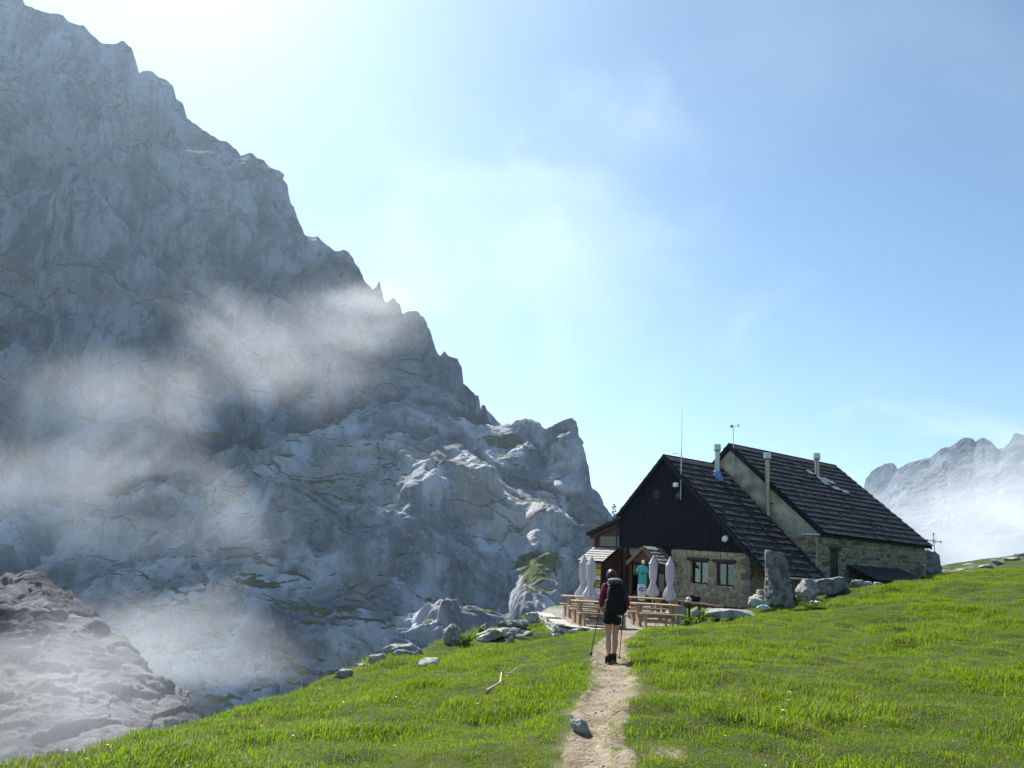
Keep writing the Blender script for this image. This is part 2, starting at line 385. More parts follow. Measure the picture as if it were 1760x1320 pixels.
PATH_PX = [(1030,1400,98),(1027,1320,97),(1023,1274,80),(1032,1245,62),(1031,1216,86),(1050,1197,82),(1053,1178,76),(1053,1149,66),(1050,1132,57),(1048,1120,50),(1050,1108,46),(1058,1098,44),(1072,1090,44),(1090,1083,50)]
def tps(x, y):
    r = _w[_n] + _w[_n+1]*x + _w[_n+2]*y
    for k in range(_n): r = r + _w[k]*_tps((x-CP[k, 0])**2+(y-CP[k, 1])**2)
    return r
def ground_hit(px, py):
    d = ray(px, py); Y = 3.0
    for _ in range(400):
        P = d*Y/d[1]+EYE
        if P[2] <= float(tps(np.array(P[0]), np.array(P[1]))): break
        Y += .1
    return P
PATH = []
for (a, b, w) in PATH_PX:
    if b > 1320: continue
    g = ground_hit(a, b); PATH.append((g[0], g[1], w*g[1]/FPX/2*.88))
PATH = [(PATH[0][0]-.65, -4.0, .42), (PATH[0][0]-.35, 2.0, .40)] + PATH + [(4.3, 25.6, .45)]
PATH = sorted(PATH, key=lambda q: q[1])
PA = np.array(PATH)
def path_d(x, y):
    """signed distance from the path edge (negative inside)"""
    xc = np.interp(y, PA[:, 1], PA[:, 0]); hw = np.interp(y, PA[:, 1], PA[:, 2])
    edge = 0.09*fbm(P3(x*1.7, y*1.7), 3, 5)+0.05*vnoise(P3(x*6, y*6), 9)
    d_ = np.abs(x-xc)-hw+edge
    return np.where(y > 25.6, 5.0, d_)
def hummock(x, y):
    return 0.10*fbm(P3(x*.55, y*.55), 3, 21)+0.075*fbm(P3(x*1.6, y*1.6), 3, 33)
SPOTS = [ground_hit(a, b) for a, b in [(1157,1192),(1148,1308),(1160,1160),(1105,1205)]]
def bare(x, y):
    r = np.zeros_like(x)
    for k, s in enumerate(SPOTS): r = np.maximum(r, 1-sstep(.05, (.34, .22, .24, .15)[k], np.hypot(x-s[0], (y-s[1])*.6)+.1*vnoise(P3(x*4, y*4), 3)))
    return r
def zhit(px, py, z):
    d = ray(px, py); t_ = (z-1.6)/d[2]; return EYE+d*t_
wc = [zhit(922, 1052, -.18), zhit(958, 1076, -.24), zhit(1032, 1086, -.26)]      # corners of the terrace wall
def in_terrace(x, y):
    def side(a, b): # metres to the left of the line a -> b
        d = (b-a)[:2]/np.hypot(*(b-a)[:2]); return d[0]*(y-a[1])-d[1]*(x-a[0])
    return sstep(.05, .3, side(wc[0], wc[1]))*sstep(.05, .35, side(wc[1], wc[2]))*(1-sstep(6.0, 6.9, x-.12*(y-27)))*(1-sstep(36, 42, y))
def ground(x, y):
    x = np.asarray(x, float); y = np.asarray(y, float)
    z = tps(x, y); o = outside(x, y)
    flat = in_terrace(x, y)
    h = hummock(x, y)*(1-flat)
    pd = path_d(x, y)
    h = h*(1-.75*(1-sstep(-.1, .5, pd))) - .07*(1-sstep(-.18, .12, pd)) - .05*bare(x, y)
    rough = fbm(P3(x*.25, y*.25), 4, 71)*np.minimum(o*.35, 3.0)
    return z + h - 1.0*np.sqrt(o*o+.16) + .4 - np.minimum(o, 25)*.25*sstep(1, 12, o) + rough
def gz(x, y): return float(ground(np.array([x]), np.array([y]))[0])

# ------------------------------------------------------------------ meadow, path
def axis(lo, a, b, hi, h, grow):
    mid = np.arange(a, b+h*.5, h); r = [mid[-1]]; s = h
    while r[-1] < hi: s *= grow; r.append(r[-1]+s)
    l = [mid[0]]; s = h
    while l[-1] > lo: s *= grow; l.append(l[-1]-s)
    return np.concatenate([np.array(l[1:])[::-1], mid, np.array(r[1:])])
gx = axis(-90, -8, 18, 110, .16, 1.08); gy = axis(-14, 5, 34, 120, .16, 1.06)
X, Y = np.meshgrid(gx, gy, indexing='ij'); X = X.ravel(); Y = Y.ravel()
Z = ground(X, Y)
me = grid_mesh('meadow', np.stack([X, Y, Z], -1), len(gx), len(gy))
attr(me, 'dirt', np.maximum(1-sstep(-.05, .16, path_d(X, Y)), bare(X, Y)))
o_ = outside(X, Y)
up_rocky = sstep(46, 54, Y)*sstep(20, 28, X)
attr(me, 'rocky', np.maximum(sstep(.6, 3, o_), up_rocky*.36))
attr(me, 'gravel', in_terrace(X, Y))
t = NT('meadow_turf'); p = t.pos(); n1 = t.noise(p, .9, 6, .6); n2 = t.noise(p, 9, 6, .65)
c = t.mix(t.ramp(n1, .35, .65), (.026, .044, .008), (.050, .066, .014)); c = t.mix(t.math('MULTIPLY', t.ramp(n2, .45, .7), .4), c, (.06, .05, .025))
dc = t.mix(t.ramp(n2, .35, .65), (.20, .16, .105), (.31, .26, .185))
rc = t.mix(t.ramp(t.noise(p, 1.6, 8, .7), .4, .62), (.13, .128, .12), (.28, .275, .26))
c = t.mix(t.math('MULTIPLY', t.ramp(t.math('ADD', t.attr('rocky'), t.math('MULTIPLY_ADD', t.noise(p, .8, 6, .65), 1.6, -.8)), .35, .6), 1.0), c, rc)
gc = t.mix(t.ramp(t.noise(p, 14, 5, .7), .38, .62), (.13, .125, .11), (.30, .285, .26))
c = t.mix(t.attr('gravel'), c, gc); c = t.mix(t.attr('dirt'), c, dc)
M['turf'] = t.done(c, .95, t.bump(t.math('ADD', n2, t.noise(p, 40, 3)), .6, .02), .1)
meadow = tag(link('meadow', me, M['turf']), 'green alpine meadow sloping gently across the foreground to the hut', kind='structure')

# trodden path: its own sheet just above the turf
NP, NW = 420, 13
ys = np.linspace(4.2, 25.5, NP); xc = np.interp(ys, PA[:, 1], PA[:, 0]); hw = np.interp(ys, PA[:, 1], PA[:, 2])
for _ in range(3):
    k = np.ones(9)/9; xc[4:-4] = np.convolve(xc, k, 'valid'); hw[4:-4] = np.convolve(hw, k, 'valid')
T = np.linspace(-1, 1, NW); X = (xc[:, None]+T[None]*(hw[:, None]+.10)).ravel(); Y = np.repeat(ys, NW)
X += .03*vnoise(P3(X*5, Y*5), 4)
edge = np.abs(np.tile(T, NP))
Z = ground(X, Y)+.014-.03*sstep(.86, 1, edge)+.012*fbm(P3(X*7, Y*7), 3, 44)
me = grid_mesh('dirt_path', np.stack([X, Y, Z], -1), NP, NW)
t = NT('trodden_dirt'); p = t.pos(); n1 = t.noise(p, 2.2, 6, .6); n2 = t.noise(t.map(p, (1, 1.6, 1)), 16, 6, .7); vr = t.voro(p, 22)
c = t.mix(t.ramp(n1, .35, .65), (.165, .13, .09), (.265, .22, .16)); c = t.mix(t.math('MULTIPLY', t.ramp(n2, .46, .66), .6), c, (.12, .095, .065))
c = t.mix(t.math('MULTIPLY', t.ramp(vr, .05, .22, 1, 0), .55), c, (.45, .41, .34))
M['path'] = t.done(c, .95, t.bump(t.math('ADD', n2, t.math('MULTIPLY', vr, -.8)), .8, .025), .1)
tag(link('dirt_path', me, M['path']), 'pale trodden dirt path leading across the meadow to the hut terrace', kind='structure')

# ------------------------------------------------------------------ mountains
def resample(rail, n, key=None):
    px = np.array([(a, b) for a, b, _ in rail], float); P = np.array([at_r(*r) for r in rail])
    s = np.concatenate([[0], np.cumsum(np.hypot(*np.diff(px, axis=0).T))]); s /= s[-1]
    u = np.linspace(0, 1, n)
    return np.stack([np.interp(u, s, P[:, k]) for k in range(3)], -1)
def by_x(rail, xs):
    """sample a rail at the same picture columns as the ridge rail"""
    a = np.array(rail, float); P = np.array([at_r(*r) for r in rail])
    return np.stack([np.interp(xs, a[:, 0], P[:, k]) for k in range(3)], -1)
def loft(name, rails, rows, nu, disp, back=(0.15, 1.0, -.9), back_len=160, mat=None, grass_bias=0.0, blobs=(), label='', gslope=(.62, .86), fl=.6, jag=2.6, seed_=0, bulges=()):
    r0 = resample(rails[0], nu); cols = []
    a0 = np.array([(a, b) for a, b, _ in rails[0]], float)
    s = np.concatenate([[0], np.cumsum(np.hypot(*np.diff(a0, axis=0).T))]); s /= s[-1]
    xs = np.interp(np.linspace(0, 1, nu), s, a0[:, 0])
    uu = P3(np.arange(nu)*1.0, np.zeros(nu)); r0 = r0+np.stack([np.zeros(nu), np.zeros(nu), jag*(ridged(uu/26+seed_, 4, 7, .6)*.55+.7*fbm(uu/9+seed_, 3, 8))], -1)
    R = [r0]+[by_x(r, xs) for r in rails[1:]]
    rowsV = []; wv = []
    bd = np.array(back)/np.linalg.norm(back)
    for k in range(8, 0, -1):
        rowsV.append(r0+bd*back_len*(k/8)**1.3); wv.append(0.3)
    for i in range(len(R)-1):
        for j in range(rows[i]):
            t_ = j/rows[i]; rowsV.append(R[i]*(1-t_)+R[i+1]*t_); wv.append(1.0)
    rowsV.append(R[-1]); wv.append(1)
    V = np.stack(rowsV, 1); nv = V.shape[1]           # (nu,nv,3)
    # soften the straight creases between the rails below the ridge
    for _ in range(6):
        W_ = V.copy(); W_[:, 10:-1] = (V[:, 9:-2]+2*V[:, 10:-1]+V[:, 11:])/4; V = W_
    du = np.gradient(V, axis=0); dv = np.gradient(V, axis=1); N = np.cross(dv, du); N /= np.linalg.norm(N, axis=-1, keepdims=True)+1e-9
    if N[..., 1].mean() > 0: N = -N
    Ns = N.copy()
    for _ in range(12):
        Ns[1:-1] = (Ns[:-2]+2*Ns[1:-1]+Ns[2:])/4; Ns[:, 1:-1] = (Ns[:, :-2]+2*Ns[:, 1:-1]+Ns[:, 2:])/4
    Ns[..., 2] *= .3; Ns /= np.linalg.norm(Ns, axis=-1, keepdims=True)
    j = np.arange(nv)-8
    fade = sstep(0, max(6, rows[0]*fl), j)[None, :]
    D = disp(V, fade)
    if len(bulges):
        bx, by = to_px(V.reshape(-1, 3)); bx = bx.reshape(D.shape)+25*fbm(V/30, 3, 91); by = by.reshape(D.shape)+12*fbm(V/25, 3, 92)
        for (cx, rx, y0, y1, y2, sk, A_) in bulges:      # shelves: the face steps out below them
            yy = by-sk*(bx-cx); D = D+A_*(1-sstep(.15, 1.0, np.abs(bx-cx)/rx))*sstep(y0, y1, yy)*(1-sstep(y1, y2, yy))
    V = V+Ns*D[..., None]
    du = np.gradient(V, axis=0); dv = np.gradient(V, axis=1); N = np.cross(dv, du); N /= np.linalg.norm(N, axis=-1, keepdims=True)+1e-9
    if N[..., 1].mean() > 0: N = -N
    nz = np.clip(N[..., 2], 0, 1)
    for _ in range(4): nz[1:-1] = (nz[:-2]+2*nz[1:-1]+nz[2:])/4; nz[:, 1:-1] = (nz[:, :-2]+2*nz[:, 1:-1]+nz[:, 2:])/4
    g = sstep(gslope[0], gslope[1], nz)*.8+grass_bias
    if len(blobs):
        bx, by = to_px(V.reshape(-1, 3)); bx = bx.reshape(nz.shape); by = by.reshape(nz.shape)
        for (cx, cy, rx, ry, val) in blobs: g = g+val*(1-sstep(.1, 1.25, np.hypot((bx-cx)/rx, (by-cy)/ry)))
    me = grid_mesh(name, V.reshape(-1, 3), nu, nv); attr(me, 'grass', np.clip(g, -1, 1.2).ravel())
    return tag(link(name, me, mat), label, kind='structure')

def disp_main(V, fade):
    q = V+np.stack([fbm(V/60, 3, 3)*14, fbm(V/60, 3, 4)*14, fbm(V/60, 3, 5)*14], -1)
    sl = np.stack([q[..., 0]*.8+q[..., 2]*.6, q[..., 1], q[..., 2]*.8-q[..., 0]*.6], -1)   # tilted frame: slabs and gullies run diagonally
    h0, e0 = facets(sl*np.array([1, .6, .62])/165, 33); h1, e1 = facets(sl*np.array([1, .7, .6])/62, 3); h2, e2 = facets(sl*np.array([1, .7, .55])/24, 9)
    d_ = fade*(18*ridged(V*np.array([1, 1, .55])/260, 2, 11)-6+40*h0-9*(1-sstep(0, .07, e0))+18*h1-6*(1-sstep(0, .10, e1))-9*sstep(.35, .95, 1-2*np.abs(vnoise(q*np.array([1, 1, .2])/70, 19)))-5*sstep(.4, .95, 1-2*np.abs(vnoise(q*np.array([1, 1, .25])/28, 20))))
    d_ = d_+(.18+.82*fade)*(5.0*h2-1.4*(1-sstep(0, .12, e2))+1.6*ridged(sl*np.array([1, 1, .5])/22, 3, 13)+.9*fbm(q/10, 3, 14)+.8*ridged(q/5, 2, 15))
    s_ = (q[..., 2]*.93+q[..., 0]*.3)/34+.7*fbm(V/70, 2, 16); fr = s_-np.floor(s_)
    return d_+fade*3.0*sstep(-.2, .5, fbm(V/120, 2, 18))*(sstep(0, .7, fr)-sstep(.75, 1.0, fr))
RIDGE = [(-160,-130,900),(-60,-60,885),(0,-15,870),(36,-4,865),(40,12,863),(58,14,860),(75,22,858),(108,24,855),(122,38,850),(140,46,848),(160,62,842),(178,74,838),(205,76,834),(214,76,833),(226,86,831),(232,108,828),(235,124,826),(250,121,822),(262,121,820),(275,134,817),(288,138,815),(296,145,812),(301,172,808),(312,182,803),(322,202,800),(345,217,795),(362,231,791),(380,243,788),(398,254,784),(414,270,780),(432,266,775),(452,276,769),(468,286,765),(480,300,762),(488,318,760),(500,348,755),(509,368,752),(515,392,750),(524,405,748),(545,410,745),(562,425,741),(590,429,735),(606,445,731),(616,462,728),(626,483,724),(640,500,720),(645,497,719),(651,486,718),(656,500,717),(663,518,716),(672,512,715),(678,508,714),(686,520,713),(691,536,712),(705,531,710),(716,532,708),(728,545,706),(738,568,703),(748,600,700),(757,612,698),(763,606,697),(770,618,696),(787,616,694),(793,632,692),(795,655,690),(812,672,686),(822,690,684),(826,706,683),(830,697,682),(834,699,681),(838,716,680),(850,735,676),(870,752,672)]
loft('mountain', [RIDGE,
      [(-160,205,800),(0,206,795),(120,222,792),(250,250,790),(330,288,785),(420,318,770),(520,420,745),(640,540,718),(760,660,694),(840,732,680),(870,756,671)],
      [(-160,236,765),(0,224,760),(130,238,757),(200,248,755),(260,282,750),(330,298,742),(420,330,738),(490,410,730),(560,500,720),(650,600,704),(760,684,688),(840,740,676),(870,760,670)],
      [(-160,520,705),(100,520,700),(300,540,690),(450,600,680),(600,670,668),(720,705,664),(840,748,672),(870,764,669)],
      [(-160,960,600),(100,930,595),(300,890,590),(450,850,590),(600,780,600),(690,745,615),(780,745,645),(840,762,662),(870,770,668)]],
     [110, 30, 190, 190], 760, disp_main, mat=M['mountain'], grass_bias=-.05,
     bulges=[(110,320,200,232,470,.12,24),(375,130,295,330,470,.12,15),(120,240,470,500,640,-.1,14),(470,130,500,540,680,.5,14),(250,140,360,395,520,-.25,14),(560,90,600,640,720,.5,12),(60,160,330,360,450,.1,12)],
     label='huge grey limestone mountain face rising on the left into the sky')

def disp_sh(V, fade):
    q = V+np.stack([fbm(V/40, 3, 23)*9, fbm(V/40, 3, 24)*9, fbm(V/40, 3, 25)*9], -1)
    sl = np.stack([q[..., 0]*.77-q[..., 2]*.64, q[..., 1], q[..., 2]*.77+q[..., 0]*.64], -1)   # slabs rising to the right
    h0, e0 = facets(sl*np.array([.5, .6, 1])/110, 35); h1, e1 = facets(sl*np.array([.55, .7, 1])/48, 5); h2, e2 = facets(sl*np.array([.6, .7, 1])/18, 6)
    d_ = fade*(12*ridged(sl*np.array([.5, 1, 1])/150, 2, 31)-4+22*h0-5*(1-sstep(0, .08, e0))+11*h1-3*(1-sstep(0, .11, e1)))
    return d_+(.25+.75*fade)*(3.6*h2-1.3*(1-sstep(0, .15, e2))+1.1*ridged(sl*np.array([.5, 1, 1])/16, 3, 33)+.7*fbm(q/8, 3, 34)+.8*ridged(q/4, 2, 35))
loft('mountain_shoulder', [
      [(-160,880,650),(100,860,645),(300,830,640),(450,785,635),(600,712,632),(660,696,634),(700,690,638),(760,708,645),(820,732,652),(845,732,652),(862,736,650),(882,730,642),(896,722,636),(912,717,632),(926,722,627),(938,732,622),(947,734,617),(956,722,612),(968,718,607),(980,717,603),(988,721,600),(992,738,597),(994,758,594),(1002,772,591),(1006,778,590),(1010,805,586),(1018,838,581),(1030,846,577),(1037,866,574),(1048,882,571),(1053,892,569),(1065,900,566),(1085,915,562),(1140,945,555)],
      [(-160,960,565),(100,930,560),(300,875,555),(420,838,550),(500,822,548),(600,785,548),(690,752,552),(760,745,566),(820,775,575),(850,782,580),(880,762,590),(930,748,594),(975,732,590),(992,755,588),(1010,815,580),(1037,876,569),(1085,925,556),(1140,960,545)],
      [(-160,1050,505),(100,1030,500),(300,960,500),(450,920,500),(600,890,500),(700,850,505),(800,850,520),(870,840,540),(930,850,550),(990,870,550),(1040,905,552),(1085,940,546),(1140,975,535)],
      [(-160,1180,420),(100,1150,420),(300,1100,420),(450,1050,430),(600,1020,430),(700,1000,440),(800,985,455),(870,960,470),(930,960,480),(990,965,485),(1040,975,490),(1085,985,490),(1140,1000,490)],
      [(-160,1420,290),(100,1400,290),(300,1330,300),(450,1270,310),(600,1210,320),(700,1180,330),(800,1150,340),(900,1120,350),(1000,1095,360),(1140,1080,370)]],
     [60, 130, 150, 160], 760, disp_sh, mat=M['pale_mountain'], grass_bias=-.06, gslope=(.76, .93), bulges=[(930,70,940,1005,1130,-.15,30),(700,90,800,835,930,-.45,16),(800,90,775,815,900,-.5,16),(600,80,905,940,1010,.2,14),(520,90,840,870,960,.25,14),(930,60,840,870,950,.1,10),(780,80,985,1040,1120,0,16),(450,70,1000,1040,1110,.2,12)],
     blobs=[(868,757,55,22,1.0),(740,742,60,14,.25),(930,968,62,40,1.0),(895,930,40,50,.15),(680,805,40,14,.3),(545,930,60,20,.55),(600,985,60,18,.4),(430,990,60,60,.35),(470,1100,70,60,.35),(380,830,80,22,.5),(250,830,120,30,.35),(905,1010,60,30,.5)],
     label='lower limestone shoulder with slabs, gullies and a grassy saddle beside the hut')

def disp_near(V, fade):
    q = V+np.stack([fbm(V/15, 3, 43)*3, fbm(V/15, 3, 44)*3, fbm(V/15, 3, 45)*3], -1)
    sl = np.stack([q[..., 0]*.8+q[..., 2]*.6, q[..., 1], q[..., 2]*.8-q[..., 0]*.6], -1); h1, e1 = facets(sl*np.array([.6, .7, 1])/14, 15); h2, e2 = facets(sl*np.array([.5, .7, 1])/4.5, 16)
    return fade*(3*ridged(q/45, 3, 41)-1.2+1.8*h1-.6*(1-sstep(0, .15, e1)))+(.3+.7*fade)*(.8*h2-.3*(1-sstep(0, .15, e2))+.6*ridged(q*np.array([1, 1, .6])/7, 3, 42)+.3*ridged(q/2.1, 3, 47))
loft('mountain_ridge', [
      [(-220,940,215),(-120,960,205),(-40,985,198),(0,992,195),(40,982,192),(70,985,190),(100,1003,187),(130,1030,184),(158,1042,182),(170,1070,180),(190,1092,178),(215,1118,175),(245,1150,171),(275,1185,167),(300,1205,164),(330,1236,161),(370,1275,157),(420,1330,152)],
      [(-220,1020,185),(0,1060,170),(100,1075,165),(180,1120,160),(260,1190,155),(330,1250,152),(420,1345,148)],
      [(-220,1350,120),(0,1360,118),(150,1370,118),(260,1385,118),(420,1400,118)],
      [(-220,1700,70),(0,1700,70),(200,1700,72),(420,1700,75)]],
     [70, 130, 60], 420, disp_near, mat=M['near_ridge'], grass_bias=-.25, blobs=[(190,1130,30,12,.5),(140,1050,20,8,.5)], back_len=70, jag=.8, seed_=20,
     label='nearer broken rock ridge falling through mist at the left edge')

def disp_far(V, fade):
    q = V+np.stack([fbm(V/150, 3, 53)*30, fbm(V/150, 3, 54)*30, fbm(V/150, 3, 55)*30], -1)
    return fade*(34*ridged(q*np.array([1, 1, .6])/420, 3, 51)-22)+(.3+.7*fade)*(16*ridged(q*np.array([1, 1, .5])/120, 4, 52)+8*fbm(q/40, 4, 56)+4*ridged(q/18, 2, 57))
loft('distant_mountain', [
      [(1430,930,2200),(1480,880,2150),(1520,845,2120),(1540,812,2100),(1556,798,2090),(1575,794,2080),(1600,788,2070),(1612,778,2060),(1632,772,2050),(1645,763,2040),(1655,757,2035),(1668,754,2030),(1676,762,2025),(1690,755,2020),(1704,759,2015),(1716,770,2010),(1727,768,2005),(1738,752,2000),(1747,745,1998),(1760,750,1995),(1790,742,1985),(1850,715,1970),(1950,690,1950),(2100,650,1900)],
      [(1430,950,1950),(1560,860,1930),(1700,850,1900),(1850,840,1850),(2100,800,1800)],
      [(1430,1080,1600),(1600,1060,1600),(1800,1050,1600),(2100,1040,1600)]],
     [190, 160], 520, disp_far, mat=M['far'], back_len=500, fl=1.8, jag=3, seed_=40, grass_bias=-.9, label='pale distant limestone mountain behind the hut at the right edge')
loft('distant_mountain', [
      [(1420,880,2950),(1460,858,2950),(1484,838,2950),(1490,822,2950),(1500,810,2950),(1512,803,2950),(1522,797,2950),(1534,797,2950),(1541,805,2950),(1552,815,2950),(1600,850,2950)],
      [(1420,930,2700),(1490,880,2700),(1540,870,2700),(1600,880,2700)],
      [(1420,1060,2400),(1600,1060,2400)]],
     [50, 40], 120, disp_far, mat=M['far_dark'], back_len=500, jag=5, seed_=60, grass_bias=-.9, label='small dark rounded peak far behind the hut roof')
# valley floor far below
b = MB().box(-6000, 6000, -2000, 7000, -420, -400); vf = b.build('valley_floor', M['mountain']); attr(vf.data, 'grass', [.5]*8)
tag(vf, 'deep valley floor far below the meadow', kind='structure')

# ------------------------------------------------------------------ the hut
YAW = R_(54.802); HUT = Vector((7.123, 36.0, 0.0))
hs = Vector((math.cos(YAW), -math.sin(YAW), 0)); hd = Vector((math.sin(YAW), math.cos(YAW), 0))
def hw_(x, y, z): return HUT + hs*x + hd*y + Vector((0, 0, z))       # hut frame -> world
def stone_meshes(n, mat, seed):
    r = random.Random(seed); out = []
    for k in range(n):
        bm = bmesh.new(); bmesh.ops.create_cube(bm, size=1.0)
        bmesh.ops.bevel(bm, geom=bm.edges[:], offset=.13, segments=1, affect='EDGES', profile=.5)
        for v in bm.verts: v.co += Vector((r.uniform(-.11, .11), r.uniform(-.08, .08), r.uniform(-.13, .13)))
        me = bpy.data.meshes.new('stone'); bm.to_mesh(me); bm.free(); me.materials.append(mat); out.append(me)
    return out
def lay_stones(parent, meshes, frame, u0, u1, v0, v1, holes=(), hmin=.13, hmax=.24, wmin=.2, wmax=.48, depth=.12, proud=.03, seed=1, keep=lambda u, v: True, name='stone'):
    """frame(u, v) -> (origin, rot_z) in the parent's space; rubble courses of single stones"""
    r = random.Random(seed); v = v0; cnt = 0
    while v < v1-.05:
        h = min(r.uniform(hmin, hmax), v1-v); u = u0-r.uniform(0, .15)
        if v1-(v+h) < .07: h = v1-v
        while u < u1-.04:
            w = r.uniform(wmin, wmax); a, b = max(u, u0), min(u+w, u1)
            if u1-b < .1: b = u1
            segs = [(a, b)]
            for (hu0, hu1, hv0, hv1) in holes:
                if v+h > hv0+.04 and v < hv1-.04:
                    ns = []
                    for (p, q) in segs:
                        if q <= hu0 or p >= hu1: ns.append((p, q))
                        else:
                            if p < hu0: ns.append((p, hu0))
                            if q > hu1: ns.append((hu1, q))
                    segs = ns
            for (p, q) in segs:
                if q-p < .05 or not keep((p+q)/2, v+h/2): continue
                o = bpy.data.objects.new(name, r.choice(meshes)); col.objects.link(o); o.parent = parent
                loc, rz = frame((p+q)/2, v+h/2); o.location = loc
                o.rotation_euler = (r.uniform(-.03, .03), r.uniform(-.11, .11), rz+r.choice((0, math.pi)))
                g = .018; sh_ = r.uniform(.74, 1.0); o.scale = (max(.03, (q-p-g)*r.uniform(.86, 1.02)), depth+r.uniform(-.012, proud), max(.03, (h-g)*sh_)); o.location.z += (h-g)*(1-sh_)*r.uniform(-.5, .5); cnt += 1
            u += w
            if b >= u1: break
        v += h
    return cnt
def slab_with_holes(mb, axis_u, u0, u1, v0, v1, t0, t1, holes):
    us = sorted({u0, u1, *[h[0] for h in holes], *[h[1] for h in holes]}); vs_ = sorted({v0, v1, *[h[2] for h in holes], *[h[3] for h in holes]})
    for i in range(len(us)-1):
        for j in range(len(vs_)-1):
            cu, cv = (us[i]+us[i+1])/2, (vs_[j]+vs_[j+1])/2
            if any(h[0] < cu < h[1] and h[2] < cv < h[3] for h in holes): continue
            if axis_u == 0: mb.box(us[i], us[i+1], t0, t1, vs_[j], vs_[j+1])
            else: mb.box(t0, t1, us[i], us[i+1], vs_[j], vs_[j+1])
    return mb
def courses(parent, top, bot, y0, y1, n, mat, w=.21, seed=3, th=.028, odd=None, axis='y'):
    """slate courses laid from the eave up on the slope top->bot (x,z), each course one mesh"""
    r = random.Random(seed); dx, dz = bot[0]-top[0], bot[1]-top[1]; L = math.hypot(dx, dz); e = Vector((dx/L, 0, dz/L))
    nrm = Vector((-dz/L, 0, dx/L)); nrm = nrm if nrm.z > 0 else -nrm; Yv = Vector((0, 1, 0)); step = L/n
    for k in range(n):
        mb = MB(); y = y0-r.uniform(0, .15); s0 = k*step
        while y < y1-.03:
            ww = w*r.uniform(.6, 1.35); a, b_ = max(y, y0), min(y+ww, y1)
            if y1-b_ < .06: b_ = y1
            lift = .045+r.uniform(-.008, .02); sag = r.uniform(-.008, .012)
            c0 = Vector((top[0], 0, top[1]))+e*(s0-.02); c1 = Vector((top[0], 0, top[1]))+e*(s0+step*1.08+sag)
            sk = r.uniform(-.012, .012)
            v8 = []
            for yy in (a+.004, b_-.004):
                for c_, nl in ((c0, .004), (c1, lift+sk*(1 if yy == a+.004 else -1))):
                    v8 += [c_+Yv*yy+nrm*nl, c_+Yv*yy+nrm*(nl+th)]
            mb.add(v8, [(0, 1, 3, 2), (4, 6, 7, 5), (0, 4, 5, 1), (2, 3, 7, 6), (0, 2, 6, 4), (1, 5, 7, 3)])
            y += ww
            if b_ >= y1: break
        mb.build('slate_course', mat, parent)
def roof_slab(name, top, bot, y0, y1, th, mat, parent):
    dx, dz = bot[0]-top[0], bot[1]-top[1]; L = math.hypot(dx, dz); nx, nz = -dz/L, dx/L
    if nz > 0: nx, nz = -nx, -nz
    return MB().prism([top, bot, (bot[0]+nx*th, bot[1]+nz*th), (top[0]+nx*th, top[1]+nz*th)], 1, y0, y1).build(name, mat, parent)

def window(parent, x0, x1, z0, z1, y, curtain=True):
    f = MB(); w = .06
    f.box(x0, x0+w, y, y+.08, z0, z1).box(x1-w, x1, y, y+.08, z0, z1).box(x0+w, x1-w, y, y+.08, z0, z0+w).box(x0+w, x1-w, y, y+.08, z1-w, z1)
    f.box((x0+x1)/2-.025, (x0+x1)/2+.025, y+.005, y+.075, z0+w, z1-w)
    wi = f.build('window', M['dark_wood'], parent)
    for a, b in ((x0+w, (x0+x1)/2-.025), ((x0+x1)/2+.025, x1-w)):
        MB().box(a, b, y+.035, y+.045, z0+w, z1-w).build('pane', M['glass_clear'], wi)
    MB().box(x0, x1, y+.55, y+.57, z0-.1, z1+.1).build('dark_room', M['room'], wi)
    if curtain:
        for a, b in ((x0+w+.03, x0+w+.27), (x1-w-.25, x1-w-.05)):
            mb = MB(); n = 12; vs_ = []
            for k in range(n+1):
                xx = a+(b-a)*k/n; yy = y+.13+.018*math.sin(k*1.9)
                vs_ += [(xx, yy, z0+.06), (xx, yy, z1-.04)]
            mb.add(vs_, [(2*k, 2*k+2, 2*k+3, 2*k+1) for k in range(n)]); mb.build('curtain', M['curtain'], wi)
    return wi
t = NT('clear_window_glass'); gl = t.n('BsdfGlossy', inp={0: (.8, .85, .9), 'Roughness': .03}); tr = t.n('BsdfTransparent', inp={0: (.75, .8, .8)})
fr = t.n('Fresnel', inp={0: 1.5}); mx = t.n('MixShader'); t.t.links.new(fr.outputs[0], mx.inputs[0]); t.t.links.new(tr.outputs[0], mx.inputs[1]); t.t.links.new(gl.outputs[0], mx.inputs[2]); t.t.links.new(mx.outputs[0], t.out.inputs['Surface']); M['glass_clear'] = t.m
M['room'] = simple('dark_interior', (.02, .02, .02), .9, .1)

H1 = empty('boarded_hut', HUT, -YAW)
tag(H1, 'front wing of the hut with black boarded gable, slate roof and timber entrance', 'building', 'wings of the mountain hut')
TAN1 = .901; RZ1 = 6.79
SM_F = stone_meshes(10, M['facade_stone'], 11); SM_R = stone_meshes(10, M['rubble'], 12); SM_D = stone_meshes(10, M['dry_stone'], 13)
